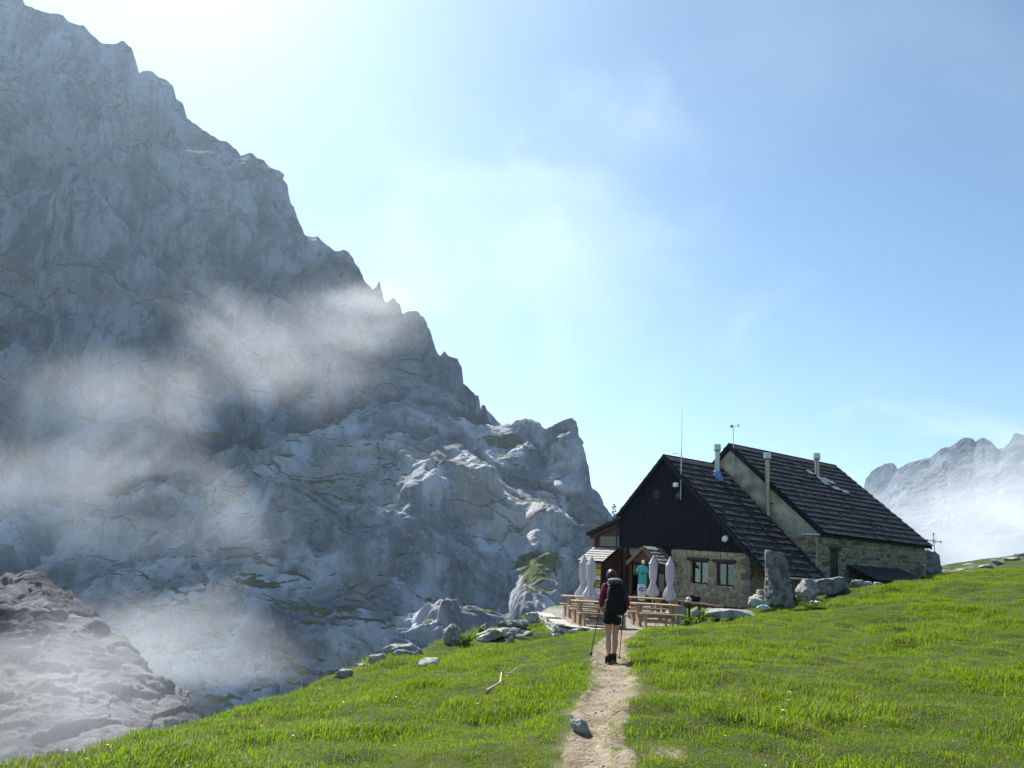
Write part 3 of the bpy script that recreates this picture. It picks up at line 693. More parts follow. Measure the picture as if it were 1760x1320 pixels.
# stone ground floor
wins = [(1.55, 2.50, 1.20, 2.14), (2.92, 3.87, 1.18, 2.12)]
wall = MB(); slab_with_holes(wall, 0, .45, 4.60, -.7, 2.66, .17, .50, wins)
wall.box(4.30, 4.60, .50, 4.1, -.7, 2.42)
WALL1 = wall.build('wall', M['mortar'], H1)
lay_stones(WALL1, SM_F, lambda u, v: ((u, .155, v), 0), .45, 4.32, -.35, 2.60, wins, .12, .25, .18, .46, seed=5, depth=.055, proud=.03)
lay_stones(WALL1, SM_F, lambda u, v: ((4.62, u, v), math.pi/2), .42, 2.6, .1, 2.40, hmin=.14, hmax=.25, wmin=.2, wmax=.45, seed=6, depth=.055, proud=.03)
zz = -.35; k = 0
while zz < 2.5:                                         # corner quoins
    h = random.uniform(.24, .34); a = .42 if k % 2 else .28
    o = link('quoin', random.choice(SM_R), None, WALL1); o.location = (4.66-a/2, .10+(.7-a)/2, zz+h/2); o.scale = (a, .7-a, h-.02); zz += h; k += 1
for (a, b, c, d) in wins:
    window(H1, a, b, c, d, .27)
    MB().box(a-.12, b+.1, .055, .22, d, d+.13, .008).build('lintel', M['dark_wood'], H1)
    MB().box(a-.05, b+.05, .06, .30, c-.07, c, .006).build('sill', M['rock'], H1)
# black boarded gable
bz = lambda x: RZ1-TAN1*abs(x)-.10
back = MB().prism([(-2.86, 2.68), (4.78, 2.50), (4.78, max(2.52, bz(4.78))), (0, bz(0)), (-2.86, bz(-2.86))], 1, .20, .30).build('gable_cladding', M['black_wood'], H1)
x = -2.86; k = 0
while x < 4.74:
    w = min(.148, 4.74-x); base = 2.68-.18*(x+2.86)/7.64+random.uniform(-.008, .008); x1 = x+w
    if bz(x) > base+.05 or bz(x1) > base+.05:
        f = .10+(0.009 if k % 2 else 0)+random.uniform(0, .004)
        pts = [(x, base), (x1-.008, base), (x1-.008, max(base+.01, bz(x1)))] + ([(0, bz(0))] if x < 0 < x1 else []) + [(x, max(base+.01, bz(x)))]
        MB().prism(pts, 1, f, .198).build('board', M['black_wood'], back)
    x = x1; k += 1
MB().box(-.62, -.30, .075, .097, 4.85, 5.25).build('hatch', M['dark_wood'], H1)
# main roof
RL1 = 3.86
rr = roof_slab('roof', (0, RZ1), (5.62, RZ1-TAN1*5.62), 0.0, RL1, .10, M['trim'], H1)
courses(rr, (0.0, RZ1+.01), (5.64, RZ1-TAN1*5.64+.01), .02, RL1-.02, 19, M['slate'], seed=21)
rl = roof_slab('roof', (0, RZ1), (-2.98, RZ1-TAN1*2.98), 0.0, RL1, .10, M['trim'], H1)
courses(rl, (0.0, RZ1+.01), (-3.0, RZ1-TAN1*3.0+.01), .02, RL1-.02, 10, M['slate'], seed=22)
MB().prism([(-.16, RZ1-.10), (0, RZ1+.075), (.16, RZ1-.10), (.10, RZ1-.12), (0, RZ1+.0), (-.10, RZ1-.12)], 1, -.02, RL1).build('ridge_cap', M['trim'], H1)
for sgn, xe in ((1, 5.60), (-1, -2.96)):
    for yy in (-.035, RL1+.004):
        MB().prism([(0, RZ1+.03), (xe, RZ1+.03-TAN1*abs(xe)), (xe, RZ1-.17-TAN1*abs(xe)), (0, RZ1-.17)], 1, yy, yy+.03).build('bargeboard', M['trim'], H1)
MB().bar((5.66, .05, 1.66), (5.66, 3.8, 1.66), .10, .07).build('gutter', M['green_gutter'], H1)
MB().box(-2.86, -2.74, .31, 3.9, 2.5, 4.05).build('side_wall', M['black_wood'], H1)
# timber front with door and window
fr_ = MB().box(-2.86, .44, .30, .42, -.6, 2.66).build('timber_front', M['dark_wood'], H1)
tw = (-2.22, -1.16, .50, 1.42); tdoor = (-.78, .16, -.5, 1.72); tup = (-2.38, -1.02, 2.12, 2.56)
x = -2.86; k = 0
while x < .44:
    w = min(.165, .44-x); xm = x+w/2
    cuts = [(-.4, 2.64)]
    for (a, b, c, d) in (tw, tdoor, tup):
        if a-.03 < xm < b+.03:
            nc = []
            for (p, q) in cuts:
                if p < c: nc.append((p, min(q, c)))
                if q > d: nc.append((max(p, d), q))
            cuts = nc
    for (p, q) in cuts:
        if q-p < .04: continue
        honey = -2.45 < xm < -.85 and (q <= 2.2 and p > 1.3 or q < .6)
        MB().box(x, x+w-.007, .255+random.uniform(0, .012), .298, p, q).build('board', M['honey_wood'] if honey else M['brown_wood'], fr_)
    x += w; k += 1
for xx in (-2.86, -2.50, -.98, .30):
    MB().box(xx, xx+.13, .205, .25, -.45, 2.63).build('post', M['dark_wood'], H1)
window(H1, *tw[:2], tw[2], tw[3], .25, False)
MB().box(tup[0], tup[1], .270, .285, tup[2], tup[3]).build('transom_pane', M['glass'], H1)
dr = MB().box(tdoor[0]+.03, tdoor[1]-.03, .275, .297, tdoor[2], tdoor[3]).build('door', M['dark_wood'], H1)
MB().box(tdoor[0]+.2, tdoor[1]-.2, .262, .274, .75, 1.5).build('door_pane', M['glass'], dr); MB().tube((.06, .24, .55), (.06, .24, .72), .012).build('handle', M['steel'], dr)
# left lean-to
MB().prism([(-4.84, -.6), (-2.87, -.6), (-2.87, 3.72), (-4.84, 3.10)], 1, .32, 3.9).build('annex_wall', M['dark_wood'], H1)
x = -4.84
while x < -2.9:
    w = min(.165, -2.88-x); MB().box(x, x+w-.007, .27+random.uniform(0, .01), .318, -.45, 3.10+.315*(x+4.84)-.02).build('annex_board', M['brown_wood'], H1); x += w
MB().box(-4.35, -3.0, .245, .265, 2.66, 3.12).build('annex_window', M['glass'], H1)
MB().box(-4.82, -4.68, .20, .262, -.45, 3.10).build('corner_post', M['honey_wood'], H1)
MB().prism([(-5.0, 3.16), (-2.9, 3.82), (-2.9, 3.64), (-5.0, 2.98)], 1, .16, .24).build('annex_fascia', M['brown_wood'], H1)
ra = roof_slab('annex_roof', (-2.80, 3.96), (-5.14, 3.22), -.02, 4.0, .09, M['trim'], H1)
courses(ra, (-2.82, 3.965), (-5.16, 3.225), 0.0, 3.98, 6, M['slate'], seed=23)
MB().tube((-2.95, .02, 2.5), (-2.95, .02, 4.2), .035).build('downpipe', M['iron'], H1)
# shed porch over the left entrance (its slope runs towards the visitor: built along x)
def porch_slates(parent, x0, x1, y_top, z_top, y_bot, z_bot, n, mat, seed):
    r = random.Random(seed); dy, dz = y_bot-y_top, z_bot-z_top; L = math.hypot(dy, dz); e = Vector((0, dy/L, dz/L)); nrm = Vector((0, -dz/L, dy/L)); nrm = nrm if nrm.z > 0 else -nrm
    step = L/n
    for k in range(n):
        mb = MB(); x = x0
        while x < x1-.03:
            w = min(r.uniform(.16, .34), x1-x); c0 = Vector((0, y_top, z_top))+e*(k*step-.01); c1 = Vector((0, y_top, z_top))+e*(k*step+step*1.1); lf = .03+r.uniform(0, .015)
            v8 = []
            for xx in (x+.004, x+w-.004):
                for c_, nl in ((c0, .004), (c1, lf)): v8 += [c_+Vector((xx, 0, 0))+nrm*nl, c_+Vector((xx, 0, 0))+nrm*(nl+.018)]
            mb.add(v8, [(0, 1, 3, 2), (4, 6, 7, 5), (0, 4, 5, 1), (2, 3, 7, 6), (0, 2, 6, 4), (1, 5, 7, 3)]); x += w
        mb.build('slate_course', mat, parent)
t = NT('pale_porch_slate'); n = t.noise(t.pos(), 8, 6, .65); M['pale_slate'] = t.done(t.mix(t.ramp(n, .35, .65), (.15, .15, .145), (.27, .265, .25)), .7, t.bump(n, .4, .01), .3)
p1 = MB().prism([(.1, 2.56), (-.84, 1.90), (-.84, 1.82), (.1, 2.48)], 0, -4.62, -2.88).build('porch_roof', M['trim'], H1)
porch_slates(p1, -4.64, -2.86, .1, 2.565, -.86, 1.895, 6, M['pale_slate'], 31)
for xx in (-4.56, -3.02):
    MB().box(xx, xx+.1, -.78, -.68, -.5, 1.92).build('porch_post', M['dark_wood'], H1)
MB().prism([(.2, 2.46), (-.78, 1.80), (-.78, 1.66), (.2, 1.66)], 0, -2.98, -2.94).build('porch_cheek', M['brown_wood'], H1)
MB().box(-4.5, -3.6, .21, .243, -.5, 1.62).build('door', M['dark_wood'], H1)
MB().box(-2.955, -2.93, -.66, .2, -.5, 1.655).build('porch_side_wall', M['brown_wood'], H1)
# gabled porch over the main door
PX, PZ, PW = -.22, 2.62, .98
for sg in (-1, 1):
    r_ = roof_slab('porch_roof', (PX, PZ), (PX+sg*PW, PZ-.74*PW), -.95, .19, .06, M['trim'], H1)
    courses(r_, (PX, PZ+.005), (PX+sg*(PW+.03), PZ-.74*(PW+.03)+.005), -.95, .19, 5, M['pale_slate'], .22, 33+sg)
    MB().prism([(PX, PZ), (PX+sg*PW, PZ-.74*PW), (PX+sg*PW, PZ-.74*PW-.12), (PX, PZ-.12)], 1, -.985, -.955).build('bargeboard', M['honey_wood'], H1)
    MB().box(PX+sg*.78-.05, PX+sg*.78+.05, -.88, -.78, -.5, PZ-.74*.78-.06).build('porch_post', M['dark_wood'], H1)
MB().prism([(PX-.75, 2.02), (PX+.75, 2.02), (PX, PZ-.08)], 1, -.90, -.86).build('porch_gable', M['brown_wood'], H1)
MB().bar((PX-.8, -.83, 1.97), (PX+.8, -.83, 1.97), .09, .1).build('porch_beam', M['dark_wood'], H1)

def chimney(parent, x, y, z0, z1, r, mat, hood=1.45, flash=None):
    c = MB().tube((x, y, z0-.25), (x, y, z1-.28), r, n=16).build('chimney_pipe', mat, parent, False)
    MB().tube((x, y, z1-.28), (x, y, z1), r*hood, n=16).build('cap', M['steel'], c)
    MB().tube((x, y, z1-.34), (x, y, z1-.28), r*1.05, r*hood, n=16).build('collar', M['steel'], c)
    if flash: flash(c)
    return c
def fl1(c):
    MB().prism([(.70, 6.26), (1.16, 5.83), (1.12, 5.97), (.98, 6.22), (.80, 6.36)], 1, 2.48, 2.82).build('flashing', M['blue_metal'], c)
    MB().lathe([(.24, -.2), (.2, .1), (.14, .28)], 14, (.91, 2.65, 6.05)).build('boot', M['blue_metal'], c)
chimney(H1, .91, 2.65, 6.0, 7.58, .115, M['steel'], 1.4, fl1)

# ---- rear wing
H2 = empty('stone_hut', HUT, -YAW)
tag(H2, 'taller rear wing of the hut with rubble side wall and long slate roof', 'building', 'wings of the mountain hut')
RX2, RZ2, T2_, RY0, RY1 = .458, 7.80, .843, 4.02, 13.0
ez = lambda x: RZ2-T2_*abs(x-RX2)
gable = [(-4.2, -.8), (5.2, -.8), (5.2, ez(5.2)-.1), (RX2, RZ2-.1), (-4.2, ez(-4.2)-.1)]
G2 = MB().prism(gable, 1, 4.22, 4.55).build('gable_wall', M['plaster'], H2)
MB().prism(gable, 1, 12.45, 12.8).build('gable_wall', M['plaster'], H2)
door2 = (4.80, 5.50, .6, 2.94)
W2 = slab_with_holes(MB(), 1, 4.55, 12.45, -.6, ez(5.2)-.08, 4.85, 5.195, [door2]).build('wall', M['mortar'], H2)
lay_stones(W2, SM_R, lambda u, v: ((5.20, u, v), math.pi/2), 4.22, 12.80, 1.45, 3.66, [door2], .16, .30, .22, .64, .075, .04, 8)
MB().box(4.95, 5.15, 4.82, 5.48, .6, 2.92).build('door', M['iron'], H2)
MB().box(5.10, 5.27, 4.7, 5.6, 2.94, 3.08).build('lintel', M['dark_wood'], H2)
# stone pier in front of the gable with a pale cap
PR = MB().box(3.5, 5.20, 3.90, 4.215, -.6, 3.50).build('pier', M['mortar'], H2)
lay_stones(PR, SM_R, lambda u, v: ((u, 3.90, v), 0), 3.5, 5.16, 1.6, 3.48, hmin=.15, hmax=.28, wmin=.25, seed=9, depth=.10)
lay_stones(PR, SM_R, lambda u, v: ((5.21, u, v), math.pi/2), 3.90, 4.2, 1.6, 3.48, seed=10, depth=.08)
MB().box(4.55, 5.30, 3.80, 4.21, 3.51, 3.56, .005).build('cap_slab', M['white'], PR)
rr = roof_slab('roof', (RX2, RZ2), (5.46, ez(5.46)), RY0, RY1, .12, M['trim'], H2)
courses(rr, (RX2, RZ2+.01), (5.48, ez(5.48)+.01), RY0+.02, RY1-.02, 17, M['slate'], .22, seed=24)
rl = roof_slab('roof', (RX2, RZ2), (-4.5, ez(-4.5)), RY0, RY1, .12, M['trim'], H2)
courses(rl, (RX2, RZ2+.01), (-4.52, ez(-4.52)+.01), RY0+.02, RY1-.02, 17, M['slate'], .22, seed=25)
MB().prism([(RX2-.18, RZ2-.11), (RX2, RZ2+.085), (RX2+.18, RZ2-.11), (RX2+.1, RZ2-.12), (RX2, RZ2), (RX2-.1, RZ2-.12)], 1, RY0-.02, RY1+.02).build('ridge_cap', M['trim'], H2)
for sgn, xe in ((1, 5.44), (-1, -4.48)):
    for yy in (RY0-.035, RY1+.004):
        MB().prism([(RX2, RZ2+.03), (xe, ez(xe)+.03), (xe, ez(xe)-.2), (RX2, RZ2-.2)], 1, yy, yy+.03).build('bargeboard', M['trim'], H2)
MB().box(5.30, 5.42, RY0+.05, RY1-.05, ez(5.46)-.12, ez(5.46)-.03).build('eaves_board', M['trim'], H2)
def fl3(c):
    e = Vector((1, 0, -T2_)).normalized(); n = Vector((T2_, 0, 1)).normalized()
    for (dx_, dy_, l, w) in ((-.15, -.5, .16, .2), (.25, .1, .2, .42), (.5, -.15, .15, .25), (.35, .6, .13, .22), (.75, .35, .14, .3), (.9, .9, .12, .25)):
        q = Vector((1.70+dx_, 9.38+dy_, ez(1.70+dx_)))+n*.10
        MB().obox(q, e*l, Vector((0, w, 0)), n*.008).build('flashing', M['slate_pale_patch'], c)
M['slate_pale_patch'] = simple('pale_new_slate', (.28, .31, .34), .5, .4, var=.2, scale=5)
chimney(H2, 1.70, 9.38, 6.75, 7.96, .11, M['old_steel'], 1.55, fl3)
chimney(H2, 2.74, 3.93, 4.6, 7.22, .095, M['old_steel'], 1.75)
for z in (4.9, 5.6): MB().box(2.66, 2.82, 3.99, 4.2, z, z+.03).build('bracket', M['iron'], H2)
# low dark lean-to against the side wall
LT = MB().prism([(5.26, 2.36), (6.62, 1.80), (6.62, 1.74), (5.26, 2.30)], 1, 5.95, 10.4).build('lean_to_roof', M['trim'], H2)
for k in range(5):
    y = 5.95+k*.89; MB().prism([(5.26, 2.372), (6.66, 1.797), (6.66, 1.809), (5.26, 2.384)], 1, y, y+.88).build('roof_sheet', M['slate'], LT)
for y in (6.05, 8.1, 10.25): MB().box(6.46, 6.56, y, y+.1, .4, 1.79).build('post', M['dark_wood'], H2)
MB().box(6.44, 6.50, 6.2, 10.2, .4, 1.0).build('side_boards', M['dark_wood'], H2)
MB().prism([(5.27, .4), (6.5, .4), (6.5, 1.72), (5.27, 2.22)], 1, 10.27, 10.33).build('end_boards', M['dark_wood'], H2)

# ------------------------------------------------------------------ aerials and wall fittings
o = empty('radio_mast', hw_(1.06, .03, 4.8), -YAW); tag(o, 'tall thin whip aerial bracketed to the black gable', 'antenna')
MB().tube((0, 0, -.05), (0.01, 0, 2.2), .022, n=8).build('pole', M['steel'], o); MB().tube((0.01, 0, 2.2), (.03, 0, 4.12), .012, .006, n=6).build('whip', M['steel'], o)
MB().bar((0.0, 0, 1.98), (-.42, -.15, 2.02), .025, .02).bar((-.2, -.25, 2.0), (-.2, .1, 2.0), .015, .015).build('side_aerial', M['steel'], o); MB().bar((0, 0, .2), (0, .1, .2), .04, .04).bar((0, 0, .75), (0, .1, .75), .04, .04).build('bracket', M['iron'], o)
o = empty('wind_vane', hw_(.74, 4.10, 6.3), -YAW); tag(o, 'thin mast with a small wind sensor at the ridge of the rear wing', 'antenna')
MB().tube((0, -.08, -.1), (0, -.08, 2.35), .018, n=8).build('pole', M['steel'], o); MB().bar((-.06, -.08, 2.36), (.30, -.08, 2.38), .02, .02).build('arm', M['steel'], o)
MB().prism([(-.16, 2.30), (-.02, 2.36), (-.02, 2.42), (-.16, 2.46)], 1, -.09, -.07).build('tail_fin', M['iron'], o); MB().tube((.30, -.08, 2.30), (.30, -.08, 2.44), .03, n=8).build('cup', M['steel'], o)
o = empty('floodlight', hw_(.80, .09, 5.42), -YAW); tag(o, 'small white box lamp high on the black gable beside the aerial', 'lamp')
MB().box(-.12, .12, -.16, -.04, -.09, .09).build('housing', M['white'], o, bevel=.01); MB().bar((0, -.04, 0), (0, 0, 0), .04, .04).build('bracket', M['iron'], o)
o = empty('satellite_dish', hw_(.92, .09, 4.92), -YAW); tag(o, 'small dark dish below the white box lamp on the black gable', 'dish')
MB().lathe([(.02, 0), (.1, .015), (.17, .06), (.165, .07), (.09, .028), (.0, .016)], 18, (0, 0, 0)).build('dish', M['grey_cloth'], o).rotation_euler = (R_(70), 0, 0)
MB().bar((0, 0, 0), (0, .0, -.12), .03, .03).bar((0, -.0, 0), (.05, -.26, .02), .012, .012).build('arm', M['steel'], o)
o = empty('dome_lamp', hw_(3.50, .09, 3.06), -YAW); tag(o, 'round white lamp low on the right side of the black gable', 'lamp')
MB().lathe([(.0, -.02), (.13, 0), (.15, .05), (.11, .11), (.0, .13)], 16).build('shade', M['white'], o).rotation_euler = (R_(60), 0, 0); MB().tube((0, 0, .03), (0, -.12, .0), .02).build('bracket', M['iron'], o)
MB().lathe([(.0, -.07), (.05, -.05), (.05, .0), (.0, .01)], 10, (0, -.1, -.02)).build('bulb', M['glass'], o)
o = empty('iron_ornament', hw_(-2.97, -.08, 3.95), -YAW); tag(o, 'cluster of black iron insulators at the left eave of the black gable', 'ornament')
MB().tube((-.12, 0, -.1), (-.12, 0, .62), .02).bar((-.24, 0, .45), (.05, 0, .45), .03, .03).bar((-.24, 0, .22), (.05, 0, .22), .03, .03).build('bracket', M['iron'], o)
for (a, b) in ((-.22, .5), (-.02, .52), (-.22, .27), (0, .3), (-.12, .62)): MB().lathe([(.0, 0), (.05, .01), (.035, .04), (.05, .07), (.0, .1)], 10, (a, 0, b)).build('insulator', M['iron'], o)
o = empty('wall_hook', hw_(1.02, .05, 1.25), -YAW); tag(o, 'coiled dark cable hanging on the stone wall left of the windows', 'cable')
mb = MB(); pts = [(.09*math.cos(a*.5), -.03, .16*math.sin(a*.5)) for a in range(13)]
for a, b in zip(pts[:-1], pts[1:]): mb.tube(a, b, .014, n=6)
mb.build('coil', M['iron'], o)

# ------------------------------------------------------------------ terrace furniture
def bench(x, y, L, rz, label, back=False):
    o = empty('bench', (x, y, gz(x, y)), rz); tag(o, label, 'bench', 'pine benches on the terrace')
    for k in (-1, 1): MB().box(-L/2, L/2, k*.085-.075, k*.085+.075, .41, .452).build('seat_plank', M['pine'], o, bevel=.006)
    for sx in (-1, 1):
        cx = sx*(L/2-.16); MB().prism([(-.15, -.06), (.15, -.06), (.13, .41), (-.13, .41)], 0, cx-.03, cx+.03).build('leg', M['pine'], o)
        for k in (-1, 1): MB().box(cx-.05, cx+.05, k*.12-.04, k*.12+.04, -.06, -.0).build('foot', M['pine'], o)
    MB().box(-L/2+.19, L/2-.19, -.025, .025, .14, .22).build('stretcher', M['pine'], o)
    return o
def table(x, y, L, rz, label):
    o = empty('picnic_table', (x, y, gz(x, y)), rz); tag(o, label, 'table', 'pine tables on the terrace')
    for k in range(5): MB().box(-L/2, L/2, -.36+k*.145, -.36+k*.145+.138, .715, .76).build('top_plank', M['pine'], o, bevel=.006)
    for sx in (-1, 1):
        cx = sx*(L/2-.22); MB().box(cx-.05, cx+.05, -.17, .17, .02, .66).build('leg', M['pine'], o)
        MB().box(cx-.045, cx+.045, -.32, .32, .66, .713).build('batten', M['pine'], o); MB().box(cx-.055, cx+.055, -.32, .32, -.06, .02).build('foot', M['pine'], o)
    MB().box(-L/2+.28, L/2-.28, -.03, .03, .30, .42).build('stretcher', M['pine'], o)
    return o
TR = R_(8)
def along(x, y, d): return x-math.sin(TR)*d, y+math.cos(TR)*d
for nm, (x, y, L), words in (('a', (3.30, 26.95, 1.75), 'left table nearest the path'), ('b', (3.15, 29.5, 1.7), 'left table farther back'),
                             ('c', (5.32, 27.75, 1.6), 'right table nearest the meadow'), ('d', (5.45, 30.9, 1.6), 'right table farther back')):
    table(x, y, L, TR, {'a': 'pine table on the left of the terrace, nearest the path', 'b': 'pine table at the far left end of the terrace', 'c': 'pine table on the right of the terrace, nearest the meadow', 'd': 'pine table on the right of the terrace, close to the entrance'}[nm])
    x1, y1 = along(x, y, -.66); x2, y2 = along(x, y, .66)
    bench(x1, y1, L-.12, TR, 'low pine bench on the near side of the '+words); bench(x2, y2, L-.12, TR, 'low pine bench on the far side of the '+words)

def parasol(x, y, top, bot, label, seed, wid=.21):
    g = gz(x, y); o = empty('parasol', (x, y, g), seed); tag(o, label, 'parasol', 'folded parasols on the terrace')
    T_, B_ = top-g, bot-g; H_ = T_-B_
    MB().tube((0, 0, .04), (0, 0, T_+.02), .022, n=10).build('pole', M['steel'], o)
    MB().lathe([(.24, 0), (.24, .05), (.06, .09), (.05, .22)], 18).build('base', M['iron'], o)
    prof = [(.03, T_-.02), (.10, T_-.12), (.118, T_-.2), (.122, T_-.30), (.126, T_-.5), (.112, T_-H_*.50), (.092, T_-H_*.58), (.075, T_-H_*.645), (.095, T_-H_*.70), (.145, T_-H_*.79), (wid*1.02, T_-H_*.89), (wid*.98, T_-H_*.95), (wid*.55, B_)]
    mb = MB(); n = 48; vs_ = []; r = random.Random(seed); ph = [r.uniform(-.12, .12) for _ in range(8)]
    for i, (rr_, z) in enumerate(prof):
        for k in range(n):
            a = 2*math.pi*k/n; l = a/(2*math.pi)*8; q = ph[int(l) % 8]
            f = 1+(.46*abs(math.cos(4*a+.25*math.sin(3*i)))-.23)*min(1, i/2)*1.3+q*.9*min(1, i/4); vs_.append((rr_*f*math.cos(a+.1*q), rr_*f*math.sin(a), z+(.04*math.cos(8*a) if i >= 8 else 0)))
    mb.add(vs_, [(i*n+k, i*n+(k+1) % n, (i+1)*n+(k+1) % n, (i+1)*n+k) for i in range(len(prof)-1) for k in range(n)]+[tuple(range(n))])
    mb.build('canopy', M['canvas'], o, True)
    MB().lathe([(.025, .03), (.06, 0.0), (.11, -.10), (.185, -.235), (.17, -.24), (.06, -.04)], 8, (0, 0, T_), ).build('vent_flap', M['canvas'], o)
    MB().lathe([(.0, .02), (.035, .03), (.03, .07), (.0, .085)], 10, (0, 0, T_)).build('finial', M['cream'], o)
    MB().lathe([(.10, -.02), (.105, 0), (.10, .02)], 16, (0, 0, T_-H_*.60)).build('tie_strap', M['white_cloth'], o)
def par(px, y_top, y_bot, Yd, label, seed, wid=.21):
    a = at(px, y_top, Yd); b = at(px, y_bot, Yd); parasol(a[0], Yd, a[2], b[2], label, seed, wid)
par(1004, 957, 1030, 30.3, 'folded pale parasol at the far left of the terrace, partly behind another', 1, .24)
par(1017, 959, 1033, 28.1, 'folded pale parasol in front, beside the porch notice board', 2, .22)
par(1123, 959, 1026, 31.9, 'folded pale parasol directly right of the teal shirt', 3, .19)
par(1152, 961, 1032, 29.7, 'folded pale parasol against the stone wall left of the windows', 4, .19)

# shirts on a stand by the door
a = at(1104.5, 969, 32.6); g = gz(a[0], a[1])
o = empty('display_stand', (a[0], a[1], g), 0); tag(o, 'wooden display stand carrying shirts beside the hut door', 'stand')
MB().tube((0, .03, 0), (0, .03, a[2]-g+.06), .025).build('pole', M['dark_wood'], o); MB().lathe([(.22, 0), (.2, .04), (.04, .06)], 16, (0, .03, 0)).build('base', M['dark_wood'], o)
MB().lathe([(0, 0), (.05, .01), (.075, .07), (.06, .14), (0, .17)], 16, (0.03, .03, a[2]-g-.02)).build('knob', M['cream'], o)
MB().bar((-.24, .03, a[2]-g-.10), (.24, .03, a[2]-g-.10), .03, .03).bar((-.2, .03, .92), (.2, .03, .92), .03, .03).build('arm', M['dark_wood'], o)
def shirt(name, loc, w, h, mat, label, sleeves=True):
    so = empty(name, loc, 0); tag(so, label, 'shirt'); nz, nx = 22, 16
    def half(t): return w*(.5-.03*t) if sleeves else w*(.44+.10*math.sin(t*2.6))
    vs_ = []
    for i in range(nz):
        t_ = i/(nz-1); hwid = half(t_); sh_ = (1-.55*max(0, (t_-.90)/.10)) if sleeves else 1-.25*max(0, (t_-.92)/.08)
        for sgn in (-1, 1):
            for k in range(nx):
                q = -1+2*k/(nx-1); y_ = sgn*.045*math.sqrt(max(0, 1-q*q))+.022*math.sin(q*7+t_*2)*(1-.6*t_)
                vs_.append((q*hwid*sh_, y_-.02, t_*h-(.04*(1-q*q) if (not sleeves and t_ == 0) else 0)))
    n2 = 2*nx; fs = []
    for i in range(nz-1):
        for k in range(nx-1):
            a_ = i*n2+k; fs += [(a_, a_+1, a_+n2+1, a_+n2), (a_+nx+1, a_+nx, a_+nx+n2, a_+nx+n2+1)]
    mb = MB().add(vs_, fs); mb.build('fabric', mat, so, True)
    if sleeves:
        for sg in (-1, 1):
            MB().add([(sg*w*.42, -.05, h*.97), (sg*w*.42, .03, h*.97), (sg*w*.74, .02, h*.72), (sg*w*.74, -.05, h*.72), (sg*w*.44, -.05, h*.66), (sg*w*.44, .03, h*.66), (sg*w*.64, .02, h*.60), (sg*w*.64, -.05, h*.60)],
                     [(0, 1, 2, 3), (4, 5, 6, 7), (0, 3, 7, 4), (1, 2, 6, 5), (2, 3, 7, 6), (0, 1, 5, 4)]).build('sleeve', mat, so)
    return so
sh1 = shirt('teal_shirt', (a[0], a[1]-.05, a[2]-.80), .34, .74, M['teal'], 'teal t-shirt hanging on the display stand by the door')
mb = MB(); mb.box(-.10, .07, -.10, -.09, .40, .425).box(-.04, .10, -.10, -.09, .45, .47).build('chest_print', M['ink'], sh1)
sh2 = shirt('white_shirt', (a[0]-.02, a[1]-.03, a[2]-1.40), .33, .62, M['white_cloth'], 'white shirt with blue oval emblem hanging under the teal one', False)
e_ = MB().lathe([(.10, 0), (.12, .004), (.12, .012), (.0, .014)], 20).build('emblem', M['blue_print'], sh2); e_.location = (-.02, -.095, .40); e_.rotation_euler = (R_(90), 0, 0); e_.scale = (1, .62, 1)
mb = MB().box(-.085, .065, -.116, -.108, .385, .415); mb.build('emblem_band', M['white'], sh2)
# notice board at the left porch
o = empty('notice_board', hw_(-3.12, -.92, .32), -YAW); tag(o, 'tall notice board with orange, yellow and white sheets under the left porch', 'board')
MB().box(-.20, .24, -.03, .0, -.6, 1.52).build('panel', M['dark_wood'], o)
for i, (z0, z1, mm) in enumerate(((1.26, 1.46, 'paper_orange'), (.98, 1.22, 'paper_yellow'), (.72, .93, 'paper_white'), (.42, .66, 'paper_green'), (.08, .36, 'paper_white'))):
    s_ = MB().box(-.15, .19, -.042, -.032, z0, z1).build('sheet', M[mm], o)
    mb = MB(); r = random.Random(i)
    for k in range(3 if i != 2 else 4):
        zc_ = z1-.04-k*.055; xx = -.12
        while xx < .13: w = r.uniform(.02, .06); mb.box(xx, min(.16, xx+w), -.046, -.0425, zc_-.012, zc_+.008); xx += w+.015
    mb.build('print', M['ink'], s_)
# wooden rail on posts
ra_, rb_ = at(1163, 1033, 31.0), at(1243, 1043, 29.6)
o = empty('wooden_rail', (0, 0, 0)); tag(o, 'red-brown wooden handrail on short posts in front of the stone wall', 'rail')
MB().bar(ra_, rb_, .14, .07).build('handrail', M['rail_wood'], o, bevel=.01)
for k in range(5):
    q = ra_+(rb_-ra_)*(.06+.22*k); g = gz(q[0], q[1]); MB().bar((q[0], q[1], g-.1), (q[0], q[1], q[2]-.036), .07, .07, (0, 1, 0)).build('post', M['dark_wood'], o)

